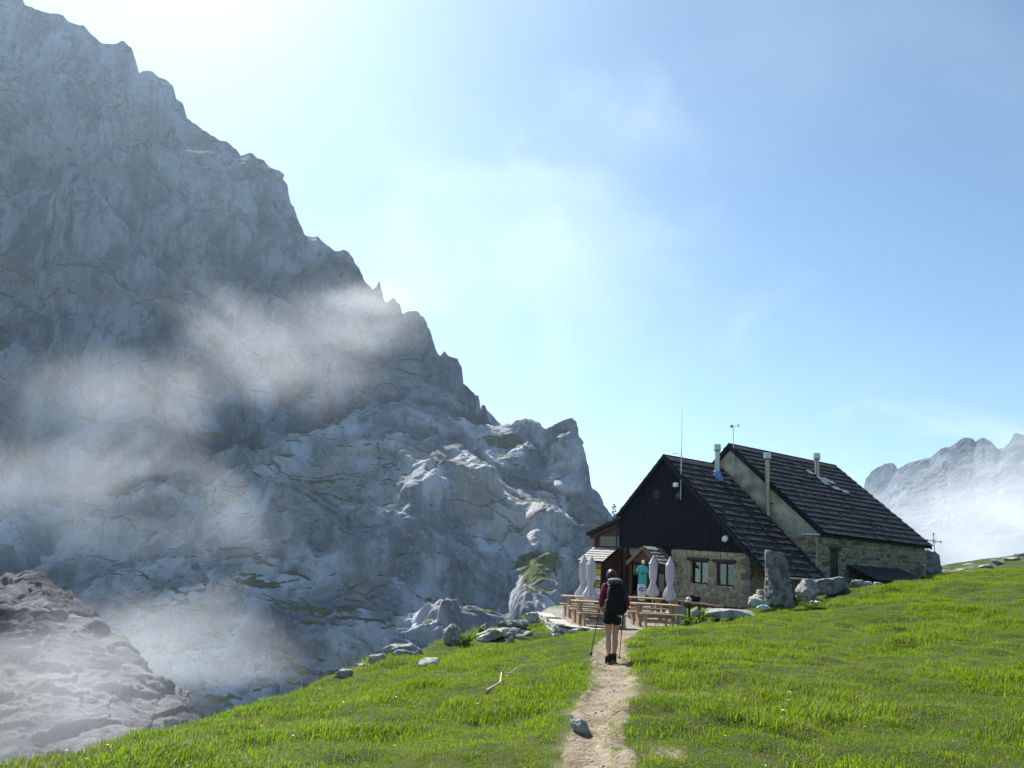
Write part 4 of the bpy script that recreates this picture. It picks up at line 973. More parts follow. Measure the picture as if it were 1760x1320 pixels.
# ------------------------------------------------------------------ rocks
def boulder(name, loc, size, label, seed, mat='rock', sub=4, planes=16, rough=.10, rz=0.0, flat=.35, strata=0.0, tilt=(0, 0)):
    r = np.random.default_rng(seed); bm = bmesh.new(); bmesh.ops.create_icosphere(bm, subdivisions=sub, radius=1.0)
    D = np.array([v.co[:] for v in bm.verts]); D /= np.linalg.norm(D, axis=1, keepdims=True)
    N = r.normal(size=(planes, 3)); N /= np.linalg.norm(N, axis=1, keepdims=True); dist = r.uniform(.62, .95, planes)
    N = np.vstack([N, [[0, 0, 1], [0, 0, -1], [1, 0, .2], [-1, .2, .1], [0, -1, .2], [0, 1, 0]]]); dist = np.concatenate([dist, [.9, .7, .98, .98, .95, .98] if planes > 8 else [.8, .6, .85, .85, .8, .85]])
    dots = D@N.T; rad = np.where(dots > .05, dist/np.maximum(dots, .05), 9).min(1); rad = np.minimum(rad, 1.15)
    V = D*rad[:, None]; S = np.array(size)/2
    Vw = V*S; k = max(size)
    V = V*(1+rough*fbm(Vw/(k*.25)+seed, 4, seed)[:, None]+.5*rough*ridged(Vw/(k*.11)+seed, 3, seed+5)[:, None])
    if strata: ph = (Vw[:, 2]+.18*Vw[:, 0]+.12*fbm(Vw*2, 2, seed))/strata; fr = ph-np.floor(ph); V[:, :2] *= (1-.16*sstep(.72, .95, fr)*(1-sstep(.97, 1, fr)))[:, None]
    for v, c_ in zip(bm.verts, V): v.co = Vector(c_*S)
    for f in bm.faces: f.smooth = True
    me = bpy.data.meshes.new(name); bm.to_mesh(me); bm.free()
    try: me.set_sharp_from_angle(angle=R_(32))
    except Exception: pass
    o = link(name, me, M[mat]); o.location = loc; o.rotation_euler = (tilt[0], tilt[1], rz); return tag(o, label, 'rock')
def rock_px(px, py, Yd, wpx, hpx, label, seed, dep=1.0, sink=.15, **kw):
    """px, py: middle of the rock's visible foot"""
    s = Yd/FPX; w, h = wpx*s, hpx*s; c_ = at(px, py, Yd); d_ = w*dep; c_[2] = max(c_[2], gz(c_[0], c_[1])+.03)
    kk = dict(name='boulder'); kk.update(kw); nm = kk.pop('name')
    return boulder(nm, (c_[0], c_[1]+d_*.25, c_[2]+h*(.5-sink)), (w*1.12, d_, h*(1+sink*2)*1.1), label, seed, **kk)
rock_px(1341, 1048, 29.3, 46, 100, 'tall upright grey standing stone on the grass in front of the hut', 101, .8, .06, name='standing_stone', strata=.26, planes=5, sub=5, rough=.085, mat='rock_dark')
rock_px(1389, 1032, 30.4, 34, 32, 'mossy pale boulder directly right of the standing stone', 102, 1.0, .1, planes=20, rough=.16)
rock_px(1437, 1026, 31.0, 58, 29, 'broad rounded boulder with mossy top before the rear wing', 103, .8, .1, planes=12, mat='rock_dark')
for i, (a, b, w, h, lb) in enumerate([(1476,1023,22,12,'small pale rubble stone at the right foot of the broad boulder'),(1493,1019,20,11,'middle pale rubble stone below the lean-to'),(1512,1015,18,8,'flat pale rubble stone farthest up the row below the lean-to')]):
    rock_px(a, b, 31.6+i*.3, w, h, lb, 110+i, 1, .15, sub=3, name='rubble_stone')
rock_px(1305, 1046, 30.2, 32, 20, 'lowest pale block of the stone pile left of the standing stone', 120, 1, .05, name='stone_block', planes=6, sub=3)
rock_px(1311, 1031, 30.3, 28, 9, 'flat slab on top of the stone pile left of the standing stone', 121, 1.2, .05, name='stone_slab', sub=3, planes=8)
rock_px(1312, 1022, 30.4, 18, 8, 'small topmost stone of the pile beside the standing stone', 122, 1.2, .05, name='stone_slab', sub=3, planes=8)
rock_px(1262, 1063, 27.6, 82, 15, 'long flat stone slab bench at the meadow edge before the windows', 123, .55, .1, name='stone_slab', sub=4, planes=5, rough=.05)
rock_px(1598, 1001, 41.5, 48, 42, 'dark rounded crag below the iron cross at the back corner of the hut', 124, 1.1, .12, planes=10, mat='rock_dark')
rock_px(774, 1128, 25.0, 27, 33, 'upright grey rock at the lip of the meadow', 130, .9, .2, planes=18, rough=.15, tilt=(0, R_(12)))
rock_px(842, 1108, 25.2, 40, 17, 'slanted dark grey slab among the rocks left of the terrace', 131, .8, .2, planes=14, rough=.14, tilt=(0, R_(-14)))
rock_px(872, 1106, 25.6, 46, 12, 'long low layered rock left of the terrace wall', 132, .6, .2, planes=12, rough=.14, strata=.09)
rock_px(833, 1099, 26.6, 18, 14, 'small knobbly rock above the slanted slab', 133, 1, .15, sub=3)
rock_px(866, 1090, 27.0, 24, 14, 'dark split rock on the knoll left of the terrace', 134, 1, .15, mat='rock_dark', sub=3)
rock_px(893, 1084, 27.4, 26, 12, 'pale sloping stone above the knoll near the terrace wall', 135, 1, .15, sub=3)
rock_px(878, 1107, 24.9, 10, 8, 'small square pale stone at the end of the layered rock', 136, 1, .15, sub=3)
rock_px(893, 1099, 25.2, 14, 7, 'rounded pale stone halfway between layered rock and terrace wall', 137, 1, .15, sub=3)
rock_px(907, 1093, 25.6, 16, 7, 'pale stone close to the foot of the terrace wall', 138, 1, .15, sub=3)
rock_px(914, 1071, 28.2, 24, 18, 'dark-sided block against the far end of the terrace wall', 139, 1, .1, sub=3, planes=7)
rock_px(690, 1136, 23.0, 48, 12, 'broad pale slab along the lip left of the upright rock', 140, .5, .34, planes=15, rough=.16, name='rock_slab')
rock_px(622, 1156, 20.0, 36, 11, 'pale slab on the meadow lip lower to the left', 141, .6, .34, planes=15, rough=.16, name='rock_slab')
rock_px(588, 1172, 18.4, 30, 10, 'lowest pale slab at the meadow lip', 142, .6, .36, planes=15, rough=.16, name='rock_slab', tilt=(0, R_(-25)))
rock_px(700, 1149, 21.5, 44, 11, 'grey broken slab just inside the meadow lip', 143, .6, .34, planes=15, rough=.16, name='rock_slab', mat='rock_dark')
rock_px(648, 1150, 21.0, 30, 12, 'little pale slab between the two lip slabs', 144, .6, .34, planes=15, rough=.16, name='rock_slab', sub=3)
rock_px(731, 1167, 19.0, 42, 13, 'flat bluish-white stone lying in the grass', 145, .9, .40, planes=14, name='flat_stone', rough=.10)
rock_px(996, 1260, 8.6, 38, 15, 'dark rock at the left edge of the dirt path', 146, .9, .25, planes=14, mat='rock', tilt=(0, R_(24)), rz=R_(12))
for i, (a, b, Yd, w, h, lb) in enumerate([(1672,985,47,26,8,'grey rock lowest on the stony slope at the right edge'),(1700,979,50,30,8,'second grey rock up the stony slope at the right edge'),(1718,973,52,24,9,'darker rock midway up the stony slope at the right edge'),(1742,968,54,34,9,'long rock high on the stony slope at the right edge'),(1756,960,57,20,8,'highest rock on the stony slope at the right edge')]):
    rock_px(a, b, Yd, w*.8, h*.55, lb, 150+i, .9, .3, sub=3, name='slope_rock')

# stone slabs of dry-stone terrace retaining wall
TW = empty('terrace_wall', (float(wc[1][0]), float(wc[1][1]), 0)); tag(TW, 'low dry-stone retaining wall along the left edge of the terrace', 'wall')
for i in range(2):
    A_, B_ = wc[i], wc[i+1]; L = float(np.hypot(*(B_-A_)[:2])); ang = math.atan2(B_[1]-A_[1], B_[0]-A_[0]); dv_ = (B_-A_)[:2]/L; nn = np.array([dv_[1], -dv_[0]])
    def frame(u, v, A_=A_, dv_=dv_, ang=ang, nn=nn): q = A_[:2]+dv_*u-nn*.02; return ((q[0]-wc[1][0], q[1]-wc[1][1], v), ang)
    top = -.2 if i == 0 else -.23
    core = MB(); 
    q0 = A_[:2]-np.array(wc[1][:2]); q1 = B_[:2]-np.array(wc[1][:2]); n2_ = nn*-.34
    core.add([(*(q0-nn*.04), -1.3), (*(q1-nn*.04), -1.3), (*(q1+n2_), -1.3), (*(q0+n2_), -1.3), (*(q0-nn*.04), top-.03), (*(q1-nn*.04), top-.03), (*(q1+n2_), top-.03), (*(q0+n2_), top-.03)],
             [(0, 1, 2, 3), (4, 5, 6, 7), (0, 1, 5, 4), (1, 2, 6, 5), (2, 3, 7, 6), (3, 0, 4, 7)])
    cw = core.build('wall_core', M['rubble'], TW)
    lay_stones(cw, SM_D, frame, 0, L, -1.15, top-.02, (), .07, .16, .14, .42, .20, .05, 60+i)
    def frame2(u, v, A_=A_, dv_=dv_, ang=ang, nn=nn): q = A_[:2]+dv_*u+nn*(-.2); return ((q[0]-wc[1][0], q[1]-wc[1][1], v), ang)
    lay_stones(cw, SM_D, frame2, 0, L, top-.02, top+.06, (), .08, .08, .25, .6, .46, .06, 70+i, name='coping_stone')

# bags and bundles, plants, dead branch, cross
def bundle(name, px, py, Yd, wpx, hpx, mat, label, cat, seed):
    s = Yd/FPX; c_ = at(px, py, Yd); w, h = wpx*s, hpx*s
    o = boulder(name, (c_[0], c_[1], c_[2]+h*.4), (w, w*.8, h), label, seed, 'rock', 3, 3, .22); o.data.materials.clear(); o.data.materials.append(M[mat])
    for p_ in o.data.polygons: p_.use_smooth = True
    return tag(o, label, cat)
bundle('plastic_bag', 1312, 1048, 29.6, 22, 9, 'bag_teal', 'pale turquoise plastic sack beside the standing stone', 'bag', 201)
bundle('plastic_sheet', 1402, 1038, 29.7, 18, 6, 'bag_blue', 'pale blue crumpled plastic in the grass below the boulders', 'plastic', 202)
bundle('white_bag', 1184, 1034, 31.5, 10, 8, 'white_cloth', 'small white bag behind the handrail', 'bag', 203)
bundle('dark_sack', 1194, 1037, 31.8, 22, 15, 'black_cloth', 'dark sack against the wall behind the handrail', 'bag', 204)
rock_px(1170, 1058, 29.2, 20, 16, 'grey stone under the left end of the handrail', 161, 1, .1, sub=3)
rock_px(1196, 1059, 29.0, 16, 14, 'whitish stone under the middle of the handrail', 162, 1, .1, sub=3, mat='rock')
rock_px(1222, 1058, 29.0, 18, 12, 'pale stone under the right end of the handrail', 163, 1, .1, sub=3)
t = NT('broad_leaf'); cN = t.mix(t.rnd(), (.05, .10, .02), (.09, .15, .03)); d = t.n('BsdfDiffuse'); tr = t.n('BsdfTranslucent'); t.set(d.inputs[0], cN); t.set(tr.inputs[0], (.14, .24, .03)); mx = t.n('MixShader', inp={0: .4})
t.t.links.new(d.outputs[0], mx.inputs[1]); t.t.links.new(tr.outputs[0], mx.inputs[2]); t.t.links.new(mx.outputs[0], t.out.inputs['Surface']); M['leaf'] = t.m
def plant(px, py, Yd, wpx, hpx, label, seed):
    s = Yd/FPX; w, h = wpx*s/2, hpx*s; c_ = at(px, py, Yd); r = random.Random(seed); o = empty('leafy_plant', (c_[0], c_[1], gz(c_[0], c_[1])-.02)); tag(o, label, 'plant', 'leafy plants by the handrail')
    st, lf = MB(), MB()
    for k in range(22):
        a = r.uniform(0, 6.28); q = r.random()**.6; tip = Vector((w*q*math.cos(a), w*q*math.sin(a), h*r.uniform(.45, 1.0)*(1-.35*q))); st.tube((tip.x*.15, tip.y*.15, 0), tip, .006, .003, 5)
        for j in range(9):
            p_ = tip*r.uniform(.3, 1); d_ = Vector((r.uniform(-1, 1), r.uniform(-1, 1), r.uniform(-.2, .8))).normalized(); sd = d_.cross(Vector((r.uniform(-1, 1), r.uniform(-1, 1), 1))).normalized(); l = r.uniform(.06, .13); b_ = l*.28
            lf.add([p_, p_+d_*l*.5+sd*b_, p_+d_*l-Vector((0, 0, .02)), p_+d_*l*.5-sd*b_], [(0, 1, 2, 3)])
    st.build('stems', M['leaf'], o); lf.build('foliage', M['leaf'], o)
plant(1183, 1062, 28.6, 40, 20, 'dark leafy plant under the left half of the handrail', 1)
plant(1208, 1064, 28.2, 36, 20, 'bright leafy plant under the middle of the handrail', 2)
plant(1232, 1066, 27.9, 26, 14, 'leafy plant at the left end of the flat stone slab', 3)
plant(798, 1122, 24.6, 34, 22, 'low green bush right of the upright lip rock', 4)
plant(829, 1100, 26.2, 22, 22, 'small green bush beside the knobbly rock left of the terrace', 5)
plant(1395, 1042, 29.2, 44, 18, 'dark green tuft at the right foot of the standing stone', 6)
g0, g1, g2 = ground_hit(835, 1197), ground_hit(864, 1175), ground_hit(888, 1167)
o = empty('dead_branch', tuple(g0)); tag(o, 'bleached dead branch lying in the grass left of the path', 'branch')
mb = MB(); pts = [np.array([0, 0, .08]), (g1-g0)*.45+[.09, 0, .12], (g1-g0)+[-.03, 0, .17], (g2-g0)*.75+[0, 0, .16], (g2-g0)+[0, 0, .2]]
for i in range(4): mb.tube(pts[i], pts[i+1], .019-.0035*i, .0155-.0035*i, 7)
mb.build('stem', M['twig'], o); MB().tube(pts[2], pts[2]+np.array([.05, -.02, .10]), .012, .006, 6).build('side_twig', M['twig'], o)
cb = at(1607, 962, 42.2); ct_ = at(1604.5, 918, 42.2)
o = empty('iron_cross', tuple(cb)); tag(o, 'thin wrought iron cross standing on the dark crag', 'cross'); hh = float(ct_[2]-cb[2]); tw_ = hh*.72
MB().tube((0, 0, -.15), (0, 0, hh), .022, .016, 8).build('shaft', M['iron'], o); MB().tube((-.36, 0, tw_+.03), (.36, 0, tw_-.02), .018, n=8).build('arm', M['iron'], o)
for p_ in ((0, 0, hh), (-.36, 0, tw_+.03), (.36, 0, tw_-.02)): MB().lathe([(0, -.07), (.045, -.02), (.045, .03), (0, .08)], 8, p_).build('finial', M['iron'], o)
MB().lathe([(0, -.12), (.05, -.05), (.05, .05), (0, .12)], 8, (0, 0, hh*.28)).build('knop', M['iron'], o)
MB().bar((-.13, 0, tw_-.13), (.13, 0, tw_+.13), .015, .015).bar((-.13, 0, tw_+.13), (.13, 0, tw_-.13), .015, .015).build('rays', M['iron'], o)

# ------------------------------------------------------------------ hiker
def skin(name, J, E_, root, mat, parent, sub=2):
    names = list(J); me = bpy.data.meshes.new(name); me.from_pydata([J[n][0] for n in names], [(names.index(a), names.index(b)) for a, b in E_], [])
    o = bpy.data.objects.new(name, me); col.objects.link(o); o.modifiers.new('skin', 'SKIN'); 
    sv = me.skin_vertices[0].data
    for i, n in enumerate(names):
        r = J[n][1]; sv[i].radius = (r, r) if not isinstance(r, tuple) else r; sv[i].use_root = (n == root)
    s_ = o.modifiers.new('sub', 'SUBSURF'); s_.levels = sub; s_.render_levels = sub
    dg = bpy.context.evaluated_depsgraph_get(); dg.update(); m2 = bpy.data.meshes.new_from_object(o.evaluated_get(dg)); m2.name = name
    bpy.data.objects.remove(o); bpy.data.meshes.remove(me); m2.materials.clear()
    return link(name, m2, mat, parent, True)
hp = at(1050.5, 1137, 15.5); hx, hy = float(hp[0]), float(hp[1])
PE = empty('person', (hx, hy, gz(hx, hy)+.012), R_(4)); tag(PE, 'hiker seen from behind with black backpack, maroon top and black shorts walking up the path', 'person')
J = {'pelvis': ((0, 0, .93), (.13, .10)), 'waist': ((0, .01, 1.06), (.12, .09)), 'chest': ((0, .03, 1.27), (.145, .10)), 'neckb': ((0, .04, 1.43), (.065, .065)), 'neck': ((-.02, .055, 1.50), (.052, .052)),
     'skull': ((-.028, .075, 1.60), (.078, .09)), 'crown': ((-.028, .07, 1.665), (.06, .07)),
     'shL': ((-.165, .03, 1.39), .062), 'elL': ((-.215, .02, 1.13), .046), 'wrL': ((-.185, .17, .985), .030), 'paL': ((-.18, .24, .965), .034),
     'shR': ((.165, .03, 1.39), .062), 'elR': ((.275, .0, 1.13), .046), 'wrR': ((.265, .12, .955), .030), 'paR': ((.265, .185, .93), .034),
     'hipL': ((-.085, 0, .88), .095), 'knL': ((-.068, .03, .49), .056), 'caL': ((-.072, -.025, .36), .066), 'anL': ((-.05, -.05, .10), .030), 'toL': ((-.055, .08, .045), .020),
     'hipR': ((.085, 0, .88), .095), 'knR': ((.082, .14, .49), .056), 'caR': ((.088, .115, .36), .066), 'anR': ((.078, .16, .115), .030), 'toR': ((.085, .28, .055), .020)}
E_ = [('pelvis', 'waist'), ('waist', 'chest'), ('chest', 'neckb'), ('neckb', 'neck'), ('neck', 'skull'), ('skull', 'crown')]
for s_ in 'LR': E_ += [('chest', 'sh'+s_), ('sh'+s_, 'el'+s_), ('el'+s_, 'wr'+s_), ('wr'+s_, 'pa'+s_), ('pelvis', 'hip'+s_), ('hip'+s_, 'kn'+s_), ('kn'+s_, 'ca'+s_), ('ca'+s_, 'an'+s_), ('an'+s_, 'to'+s_)]
body = skin('body', J, E_, 'pelvis', M['skin'], PE)
bm = bmesh.new(); bm.from_mesh(body.data); bmesh.ops.delete(bm, geom=[v for v in bm.verts if v.co.z < .125], context='VERTS'); bm.to_mesh(body.data); bm.free()   # the feet are inside the boots
def sub_joints(keys, grow, over={}):
    out = {}
    for k in keys:
        p_, r = J[k]; r = (r, r) if not isinstance(r, tuple) else r; out[k] = (p_, (r[0]+grow, r[1]+grow))
    out.update(over); return out
K = ['waist', 'chest', 'neckb', 'shL', 'elL', 'shR', 'elR']
skin('shirt', sub_joints(K, .018, {'hem': ((0, .0, .93), (.145, .125)), 'wrL': ((-.19, .14, 1.01), (.042, .042)), 'wrR': ((.266, .09, .98), (.042, .042))}), [('hem', 'waist'), ('waist', 'chest'), ('chest', 'neckb'), ('chest', 'shL'), ('shL', 'elL'), ('elL', 'wrL'), ('chest', 'shR'), ('shR', 'elR'), ('elR', 'wrR')], 'chest', M['maroon'], PE)
skin('shorts', {'top': ((0, 0, 1.0), (.135, .115)), 'mid': ((0, 0, .90), (.15, .13)), 'hL': ((-.088, .0, .84), (.112, .115)), 'eL': ((-.088, .012, .675), (.102, .108)), 'hR': ((.088, .01, .84), (.112, .115)), 'eR': ((.094, .06, .68), (.102, .108))}, [('top', 'mid'), ('mid', 'hL'), ('hL', 'eL'), ('mid', 'hR'), ('hR', 'eR')], 'mid', M['black_cloth'], PE)
for s_ in 'LR':
    an, to = Vector(J['an'+s_][0]), Vector(J['to'+s_][0])
    skin('sock', {'a': (tuple(an+Vector((0, 0, .10))), .046), 'b': (tuple(an), .045)}, [('a', 'b')], 'a', M['sock'], PE, 1)
    bt = skin('boot', {'cuff': (tuple(an+Vector((0, 0, .075))), .062), 'heel': (tuple(an+Vector((0, -.015, -.04))), (.066, .066)), 'mid': (tuple((an+to)/2+Vector((0, 0, -.005))), (.064, .064)), 'toe': (tuple(to+Vector((0, .03, .005))), (.060, .050))}, [('cuff', 'heel'), ('heel', 'mid'), ('mid', 'toe')], 'heel', M['boot'], PE, 2)
    c_ = (an+to)/2; dd = (to-an); dd.normalize(); z0 = (an.z-.1 if s_ == 'L' else an.z-.105)
    mb = MB(); mb.prism([(an.x-.045, an.y-.075), (an.x+.045, an.y-.075), (to.x+.05, to.y), (to.x+.03, to.y+.075), (to.x-.03, to.y+.075), (to.x-.05, to.y)], 2, max(-.005, z0), max(-.005, z0)+.028); mb.build('sole', M['sole'], bt)
    # hand closed round the pole grip: four fingers and a thumb
    pa = Vector(J['pa'+s_][0]); sg = -1 if s_ == 'L' else 1
    for f in range(4):
        b0 = pa+Vector((sg*.012, .012, .020-.016*f)); ln = (.036, .040, .038, .030)[f]
        skin('finger', {'a': (tuple(b0), .0095), 'b': (tuple(b0+Vector((0, ln, .004))), .009), 'c': (tuple(b0+Vector((-sg*.028, ln*1.05, .0))), .0085), 'd': (tuple(b0+Vector((-sg*.038, ln*.45, -.002))), .0075)}, [('a', 'b'), ('b', 'c'), ('c', 'd')], 'a', M['skin'], body, 1)
    skin('thumb', {'a': (tuple(pa+Vector((-sg*.02, -.01, .02))), .011), 'b': (tuple(pa+Vector((-sg*.034, .022, .036))), .010), 'c': (tuple(pa+Vector((-sg*.016, .046, .040))), .0085)}, [('a', 'b'), ('b', 'c')], 'a', M['skin'], body, 1)
# face on the far side, ears, hair
hc = Vector((-.028, .082, 1.60))
for sg in (-1, 1):
    MB().lathe([(0, -.006), (.012, 0), (0, .006)], 8, tuple(hc+Vector((sg*.030, .088, .005)))).build('eye', M['ink'], body)
    e_ = MB().lathe([(.0, -.012), (.022, -.006), (.024, .004), (.0, .008)], 10).build('ear', M['skin'], body); e_.location = hc+Vector((sg*.083, .0, -.005)); e_.rotation_euler = (0, sg*R_(80), 0)
MB().add([hc+Vector(v) for v in ((-.012, .088, .01), (.012, .088, .01), (0, .115, -.03), (-.016, .09, -.035), (.016, .09, -.035))], [(0, 1, 2), (0, 2, 3), (1, 4, 2), (3, 2, 4)]).build('nose', M['skin'], body)
MB().box(hc.x-.024, hc.x+.024, hc.y+.078, hc.y+.088, hc.z-.062, hc.z-.052).build('mouth', M['pink_strap'], body)
bm = bmesh.new(); bmesh.ops.create_icosphere(bm, subdivisions=4, radius=1)
co = np.array([v.co[:] for v in bm.verts]); nz_ = .06*fbm(co*np.array([7, 7, 1.6]), 3, 77)
for v, q in zip(bm.verts, nz_):
    c_ = v.co; f = 1+q; back_ = max(0, -c_.y)
    v.co = Vector((c_.x*.094*f, c_.y*.108*f-.006, c_.z*.108*f*(1.0 if c_.z > 0 else 1+.25*back_)))
bmesh.ops.delete(bm, geom=[v for v in bm.verts if v.co.y > .045 and v.co.z < .05], context='VERTS')
me = bpy.data.meshes.new('hair'); bm.to_mesh(me); bm.free(); hr = link('hair', me, M['hair'], PE, True); hr.location = hc+Vector((0, -.004, .012))
puff_c = None
# backpack: a thing worn by the hiker
BP = empty('backpack', PE.location, R_(4)); tag(BP, 'large black backpack with grey lid on the hiker\'s back', 'backpack')
def puff(name, c, size, mat, parent, seed, p=3.2, amp=.035, taper=0.0):
    bm = bmesh.new(); bmesh.ops.create_icosphere(bm, subdivisions=4, radius=1); co = np.array([v.co[:] for v in bm.verts])
    d_ = (np.abs(co)**p).sum(1)**(1/p); co = co/d_[:, None]; co = co*(1+amp*fbm(co*2.4+seed, 3, seed)[:, None]); co[:, 0] *= 1+taper*co[:, 2]
    for v, q in zip(bm.verts, co): v.co = Vector(q*np.array(size)/2)
    me = bpy.data.meshes.new(name); bm.to_mesh(me); bm.free(); o = link(name, me, M[mat], parent, True); o.location = c; return o
puff('main_sack', (.015, -.20, 1.20), (.33, .27, .56), 'black_cloth', BP, 5, taper=.04)
puff('lid', (-.01, -.185, 1.495), (.275, .26, .14), 'grey_cloth', BP, 6, 2.4, .09)
puff('front_pocket', (.02, -.335, 1.12), (.23, .09, .32), 'black_cloth', BP, 7)
puff('bottom_pouch', (.015, -.19, .965), (.35, .25, .14), 'black_cloth', BP, 8)
for sg in (-1, 1):
    puff('side_pocket', (.015+sg*.165, -.19, 1.06), (.07, .16, .22), 'black_cloth', BP, 9+sg)
    mb = MB(); pts = [Vector((sg*.095, -.09, 1.42)), Vector((sg*.105, .0, 1.47)), Vector((sg*.11, .10, 1.44)), Vector((sg*.12, .155, 1.32)), Vector((sg*.13, .12, 1.16)), Vector((sg*.15, .0, 1.08)), Vector((sg*.14, -.09, 1.05))]
    for a_, b_ in zip(pts[:-1], pts[1:]): mb.bar(a_, b_, .05, .014)
    mb.build('shoulder_strap', M['pink_strap'], BP)
    MB().bar((sg*.06, -.335, 1.50), (sg*.07, -.385, 1.12), .018, .006, (0, 1, .1)).build('lid_strap', M['black_cloth'], BP)
mb = MB()
for k in range(24):
    a0, a1 = 2*math.pi*k/24, 2*math.pi*(k+1)/24; mb.bar((.165*math.cos(a0), .01+.145*math.sin(a0), .985), (.165*math.cos(a1), .01+.145*math.sin(a1), .985), .012, .045)
mb.build('hip_belt', M['black_cloth'], BP)
def pole(hand, tip, label):
    o = empty('trekking_pole', tuple(PE.location), R_(4)); tag(o, label, 'pole', 'trekking poles'); h_, t_ = Vector(hand), Vector(tip); d_ = (t_-h_).normalized()
    g_ = h_-d_*.07; MB().tube(g_, h_+d_*.07, .016, .014, 8).build('grip', M['black_cloth'], o); MB().tube(h_+d_*.07, t_-d_*.05, .010, .007, 8).build('shaft', M['iron'], o); MB().tube(t_-d_*.05, t_, .006, .003, 6).build('tip', M['steel'], o)
    MB().tube(t_-d_*.075, t_-d_*.06, .03, n=10).build('basket', M['black_cloth'], o)
def tipz(lx, ly):
    p_ = PE.matrix_basis @ Vector((lx, ly, 0)); return gz(p_.x, p_.y)-PE.location.z
pole((-.195, .262, .965), (-.17, 1.20, tipz(-.17, 1.20)), 'black trekking pole in the hiker\'s left hand, planted ahead')
pole((.25, .205, .93), (.285, .62, tipz(.285, .62)), 'black trekking pole in the hiker\'s right hand')

# ------------------------------------------------------------------ grass
def leaf_mat(name, c0, c1, tcol, dry):
    t = NT(name); p = t.pos(); r = t.rnd(); pn = t.noise(p, .8, 5, .65); c = t.mix(t.ramp(pn, .36, .64), c0, c1); c = t.mix(t.math('MULTIPLY', t.ramp(t.noise(p, .3, 5, .65), .54, .70), .55), c, dry); c = t.mix(t.math('MULTIPLY', t.ramp(r, .62, 1.0), .75), c, dry)
    d = t.n('BsdfDiffuse'); tr = t.n('BsdfTranslucent'); t.set(d.inputs[0], c); t.set(tr.inputs[0], t.mix(t.math('MULTIPLY', t.ramp(r, .62, 1.0), .7), t.mix(t.ramp(pn, .36, .64), tuple(x*.8 for x in tcol), tcol), tuple(x*1.15 for x in dry)))
    gl = t.n('BsdfGlossy', inp={0: (1, 1, 1), 'Roughness': .45}); mx = t.n('MixShader', inp={0: .5}); m2 = t.n('MixShader', inp={0: .015})
    t.t.links.new(d.outputs[0], mx.inputs[1]); t.t.links.new(tr.outputs[0], mx.inputs[2]); t.t.links.new(mx.outputs[0], m2.inputs[1]); t.t.links.new(gl.outputs[0], m2.inputs[2]); t.t.links.new(m2.outputs[0], t.out.inputs['Surface']); return t.m
M['grass'] = leaf_mat('grass_blade', (.040, .090, .003), (.105, .170, .005), (.24, .41, .005), (.20, .165, .05))
M['grass_dry'] = leaf_mat('dry_grass_stalk', (.24, .20, .09), (.30, .26, .13), (.30, .25, .10), (.30, .25, .14))
M['petal_w'] = simple('white_petal', (.75, .75, .7), .8, .1); M['petal_y'] = simple('yellow_petal', (.75, .58, .04), .8, .1)
tufts = bpy.data.collections.new('grass_tufts')
def tuft(seed, n, h, spread, wd, mat, lean=.55, flower=None):
    r = random.Random(seed); vs_, fs = [], []
    for k in range(n):
        a = r.uniform(0, 6.28); q = spread*math.sqrt(r.random()); b0 = Vector((q*math.cos(a), q*math.sin(a), -.015)); L = h*r.uniform(.45, 1.1); da = r.uniform(0, 6.28); ln = lean*r.uniform(.2, 1.0)
        dr_ = Vector((math.cos(da), math.sin(da), 0)); sd = Vector((-dr_.y, dr_.x, 0))*wd*r.uniform(.6, 1.1)
        p1_ = b0+Vector((0, 0, L*.5))+dr_*L*ln*.28; p2_ = b0+Vector((0, 0, L*(.95-.35*ln)))+dr_*L*ln*.95; i = len(vs_)
        vs_ += [b0-sd, b0+sd, p1_-sd*.8, p1_+sd*.8, p2_]; fs += [(i, i+1, i+3, i+2), (i+2, i+3, i+4)]
    me = bpy.data.meshes.new('tuft'); me.from_pydata(vs_, [], fs); me.materials.append(mat)
    if flower:
        me.materials.append(flower); bm = bmesh.new(); bm.from_mesh(me)
        for k in range(1):
            c_ = Vector((r.uniform(-.05, .05), r.uniform(-.05, .05), h*1.15)); ring = [bm.verts.new(c_+Vector((.012*math.cos(t_), .012*math.sin(t_), .006*math.sin(3*t_)))) for t_ in np.linspace(0, 6.28, 7)[:-1]]; f = bm.faces.new(ring); f.material_index = 1
        bm.to_mesh(me); bm.free()
    o = bpy.data.objects.new('tuft', me); tufts.objects.link(o); return o
for s_ in range(4): tuft(s_, 48, .055, .13, .0025, M['grass'], .95)          # 0-3 short turf
for s_ in range(3): tuft(10+s_, 44, .088, .12, .0028, M['grass'], 1.0)    # 4-6 longer tussock
tuft(20, 9, .17, .10, .0014, M['grass_dry'], .5)                        # 7 dry stalks
tuft(21, 10, .06, .10, .003, M['grass'], .5, M['petal_w']); tuft(22, 10, .06, .10, .003, M['grass'], .5, M['petal_y'])   # 8, 9 flowers
for k, o in enumerate(tufts.objects): o.name = 'tuft_%02d' % k
RNG = np.random.default_rng(3)
def sample(n, x0, x1, y0, y1): return RNG.uniform(x0, x1, n), RNG.uniform(y0, y1, n)
PX_, PY_ = [], []
for (n, x0, x1, y0, y1) in ((26000, -6, 8.5, 5.6, 13), (34000, -7, 16, 13, 24), (30000, -6, 28, 24, 38), (16000, 8, 42, 36, 56), (5000, -8, 12, 1, 5.6), (9000, 8.5, 15, 2, 13)):
    a, b = sample(n, x0, x1, y0, y1); PX_.append(a); PY_.append(b)
x, y = np.concatenate(PX_), np.concatenate(PY_)
pd = path_d(x, y); o_ = outside(x, y)
lx = (x-HUT.x)*hs.x+(y-HUT.y)*hs.y; ly = (x-HUT.x)*hd.x+(y-HUT.y)*hd.y
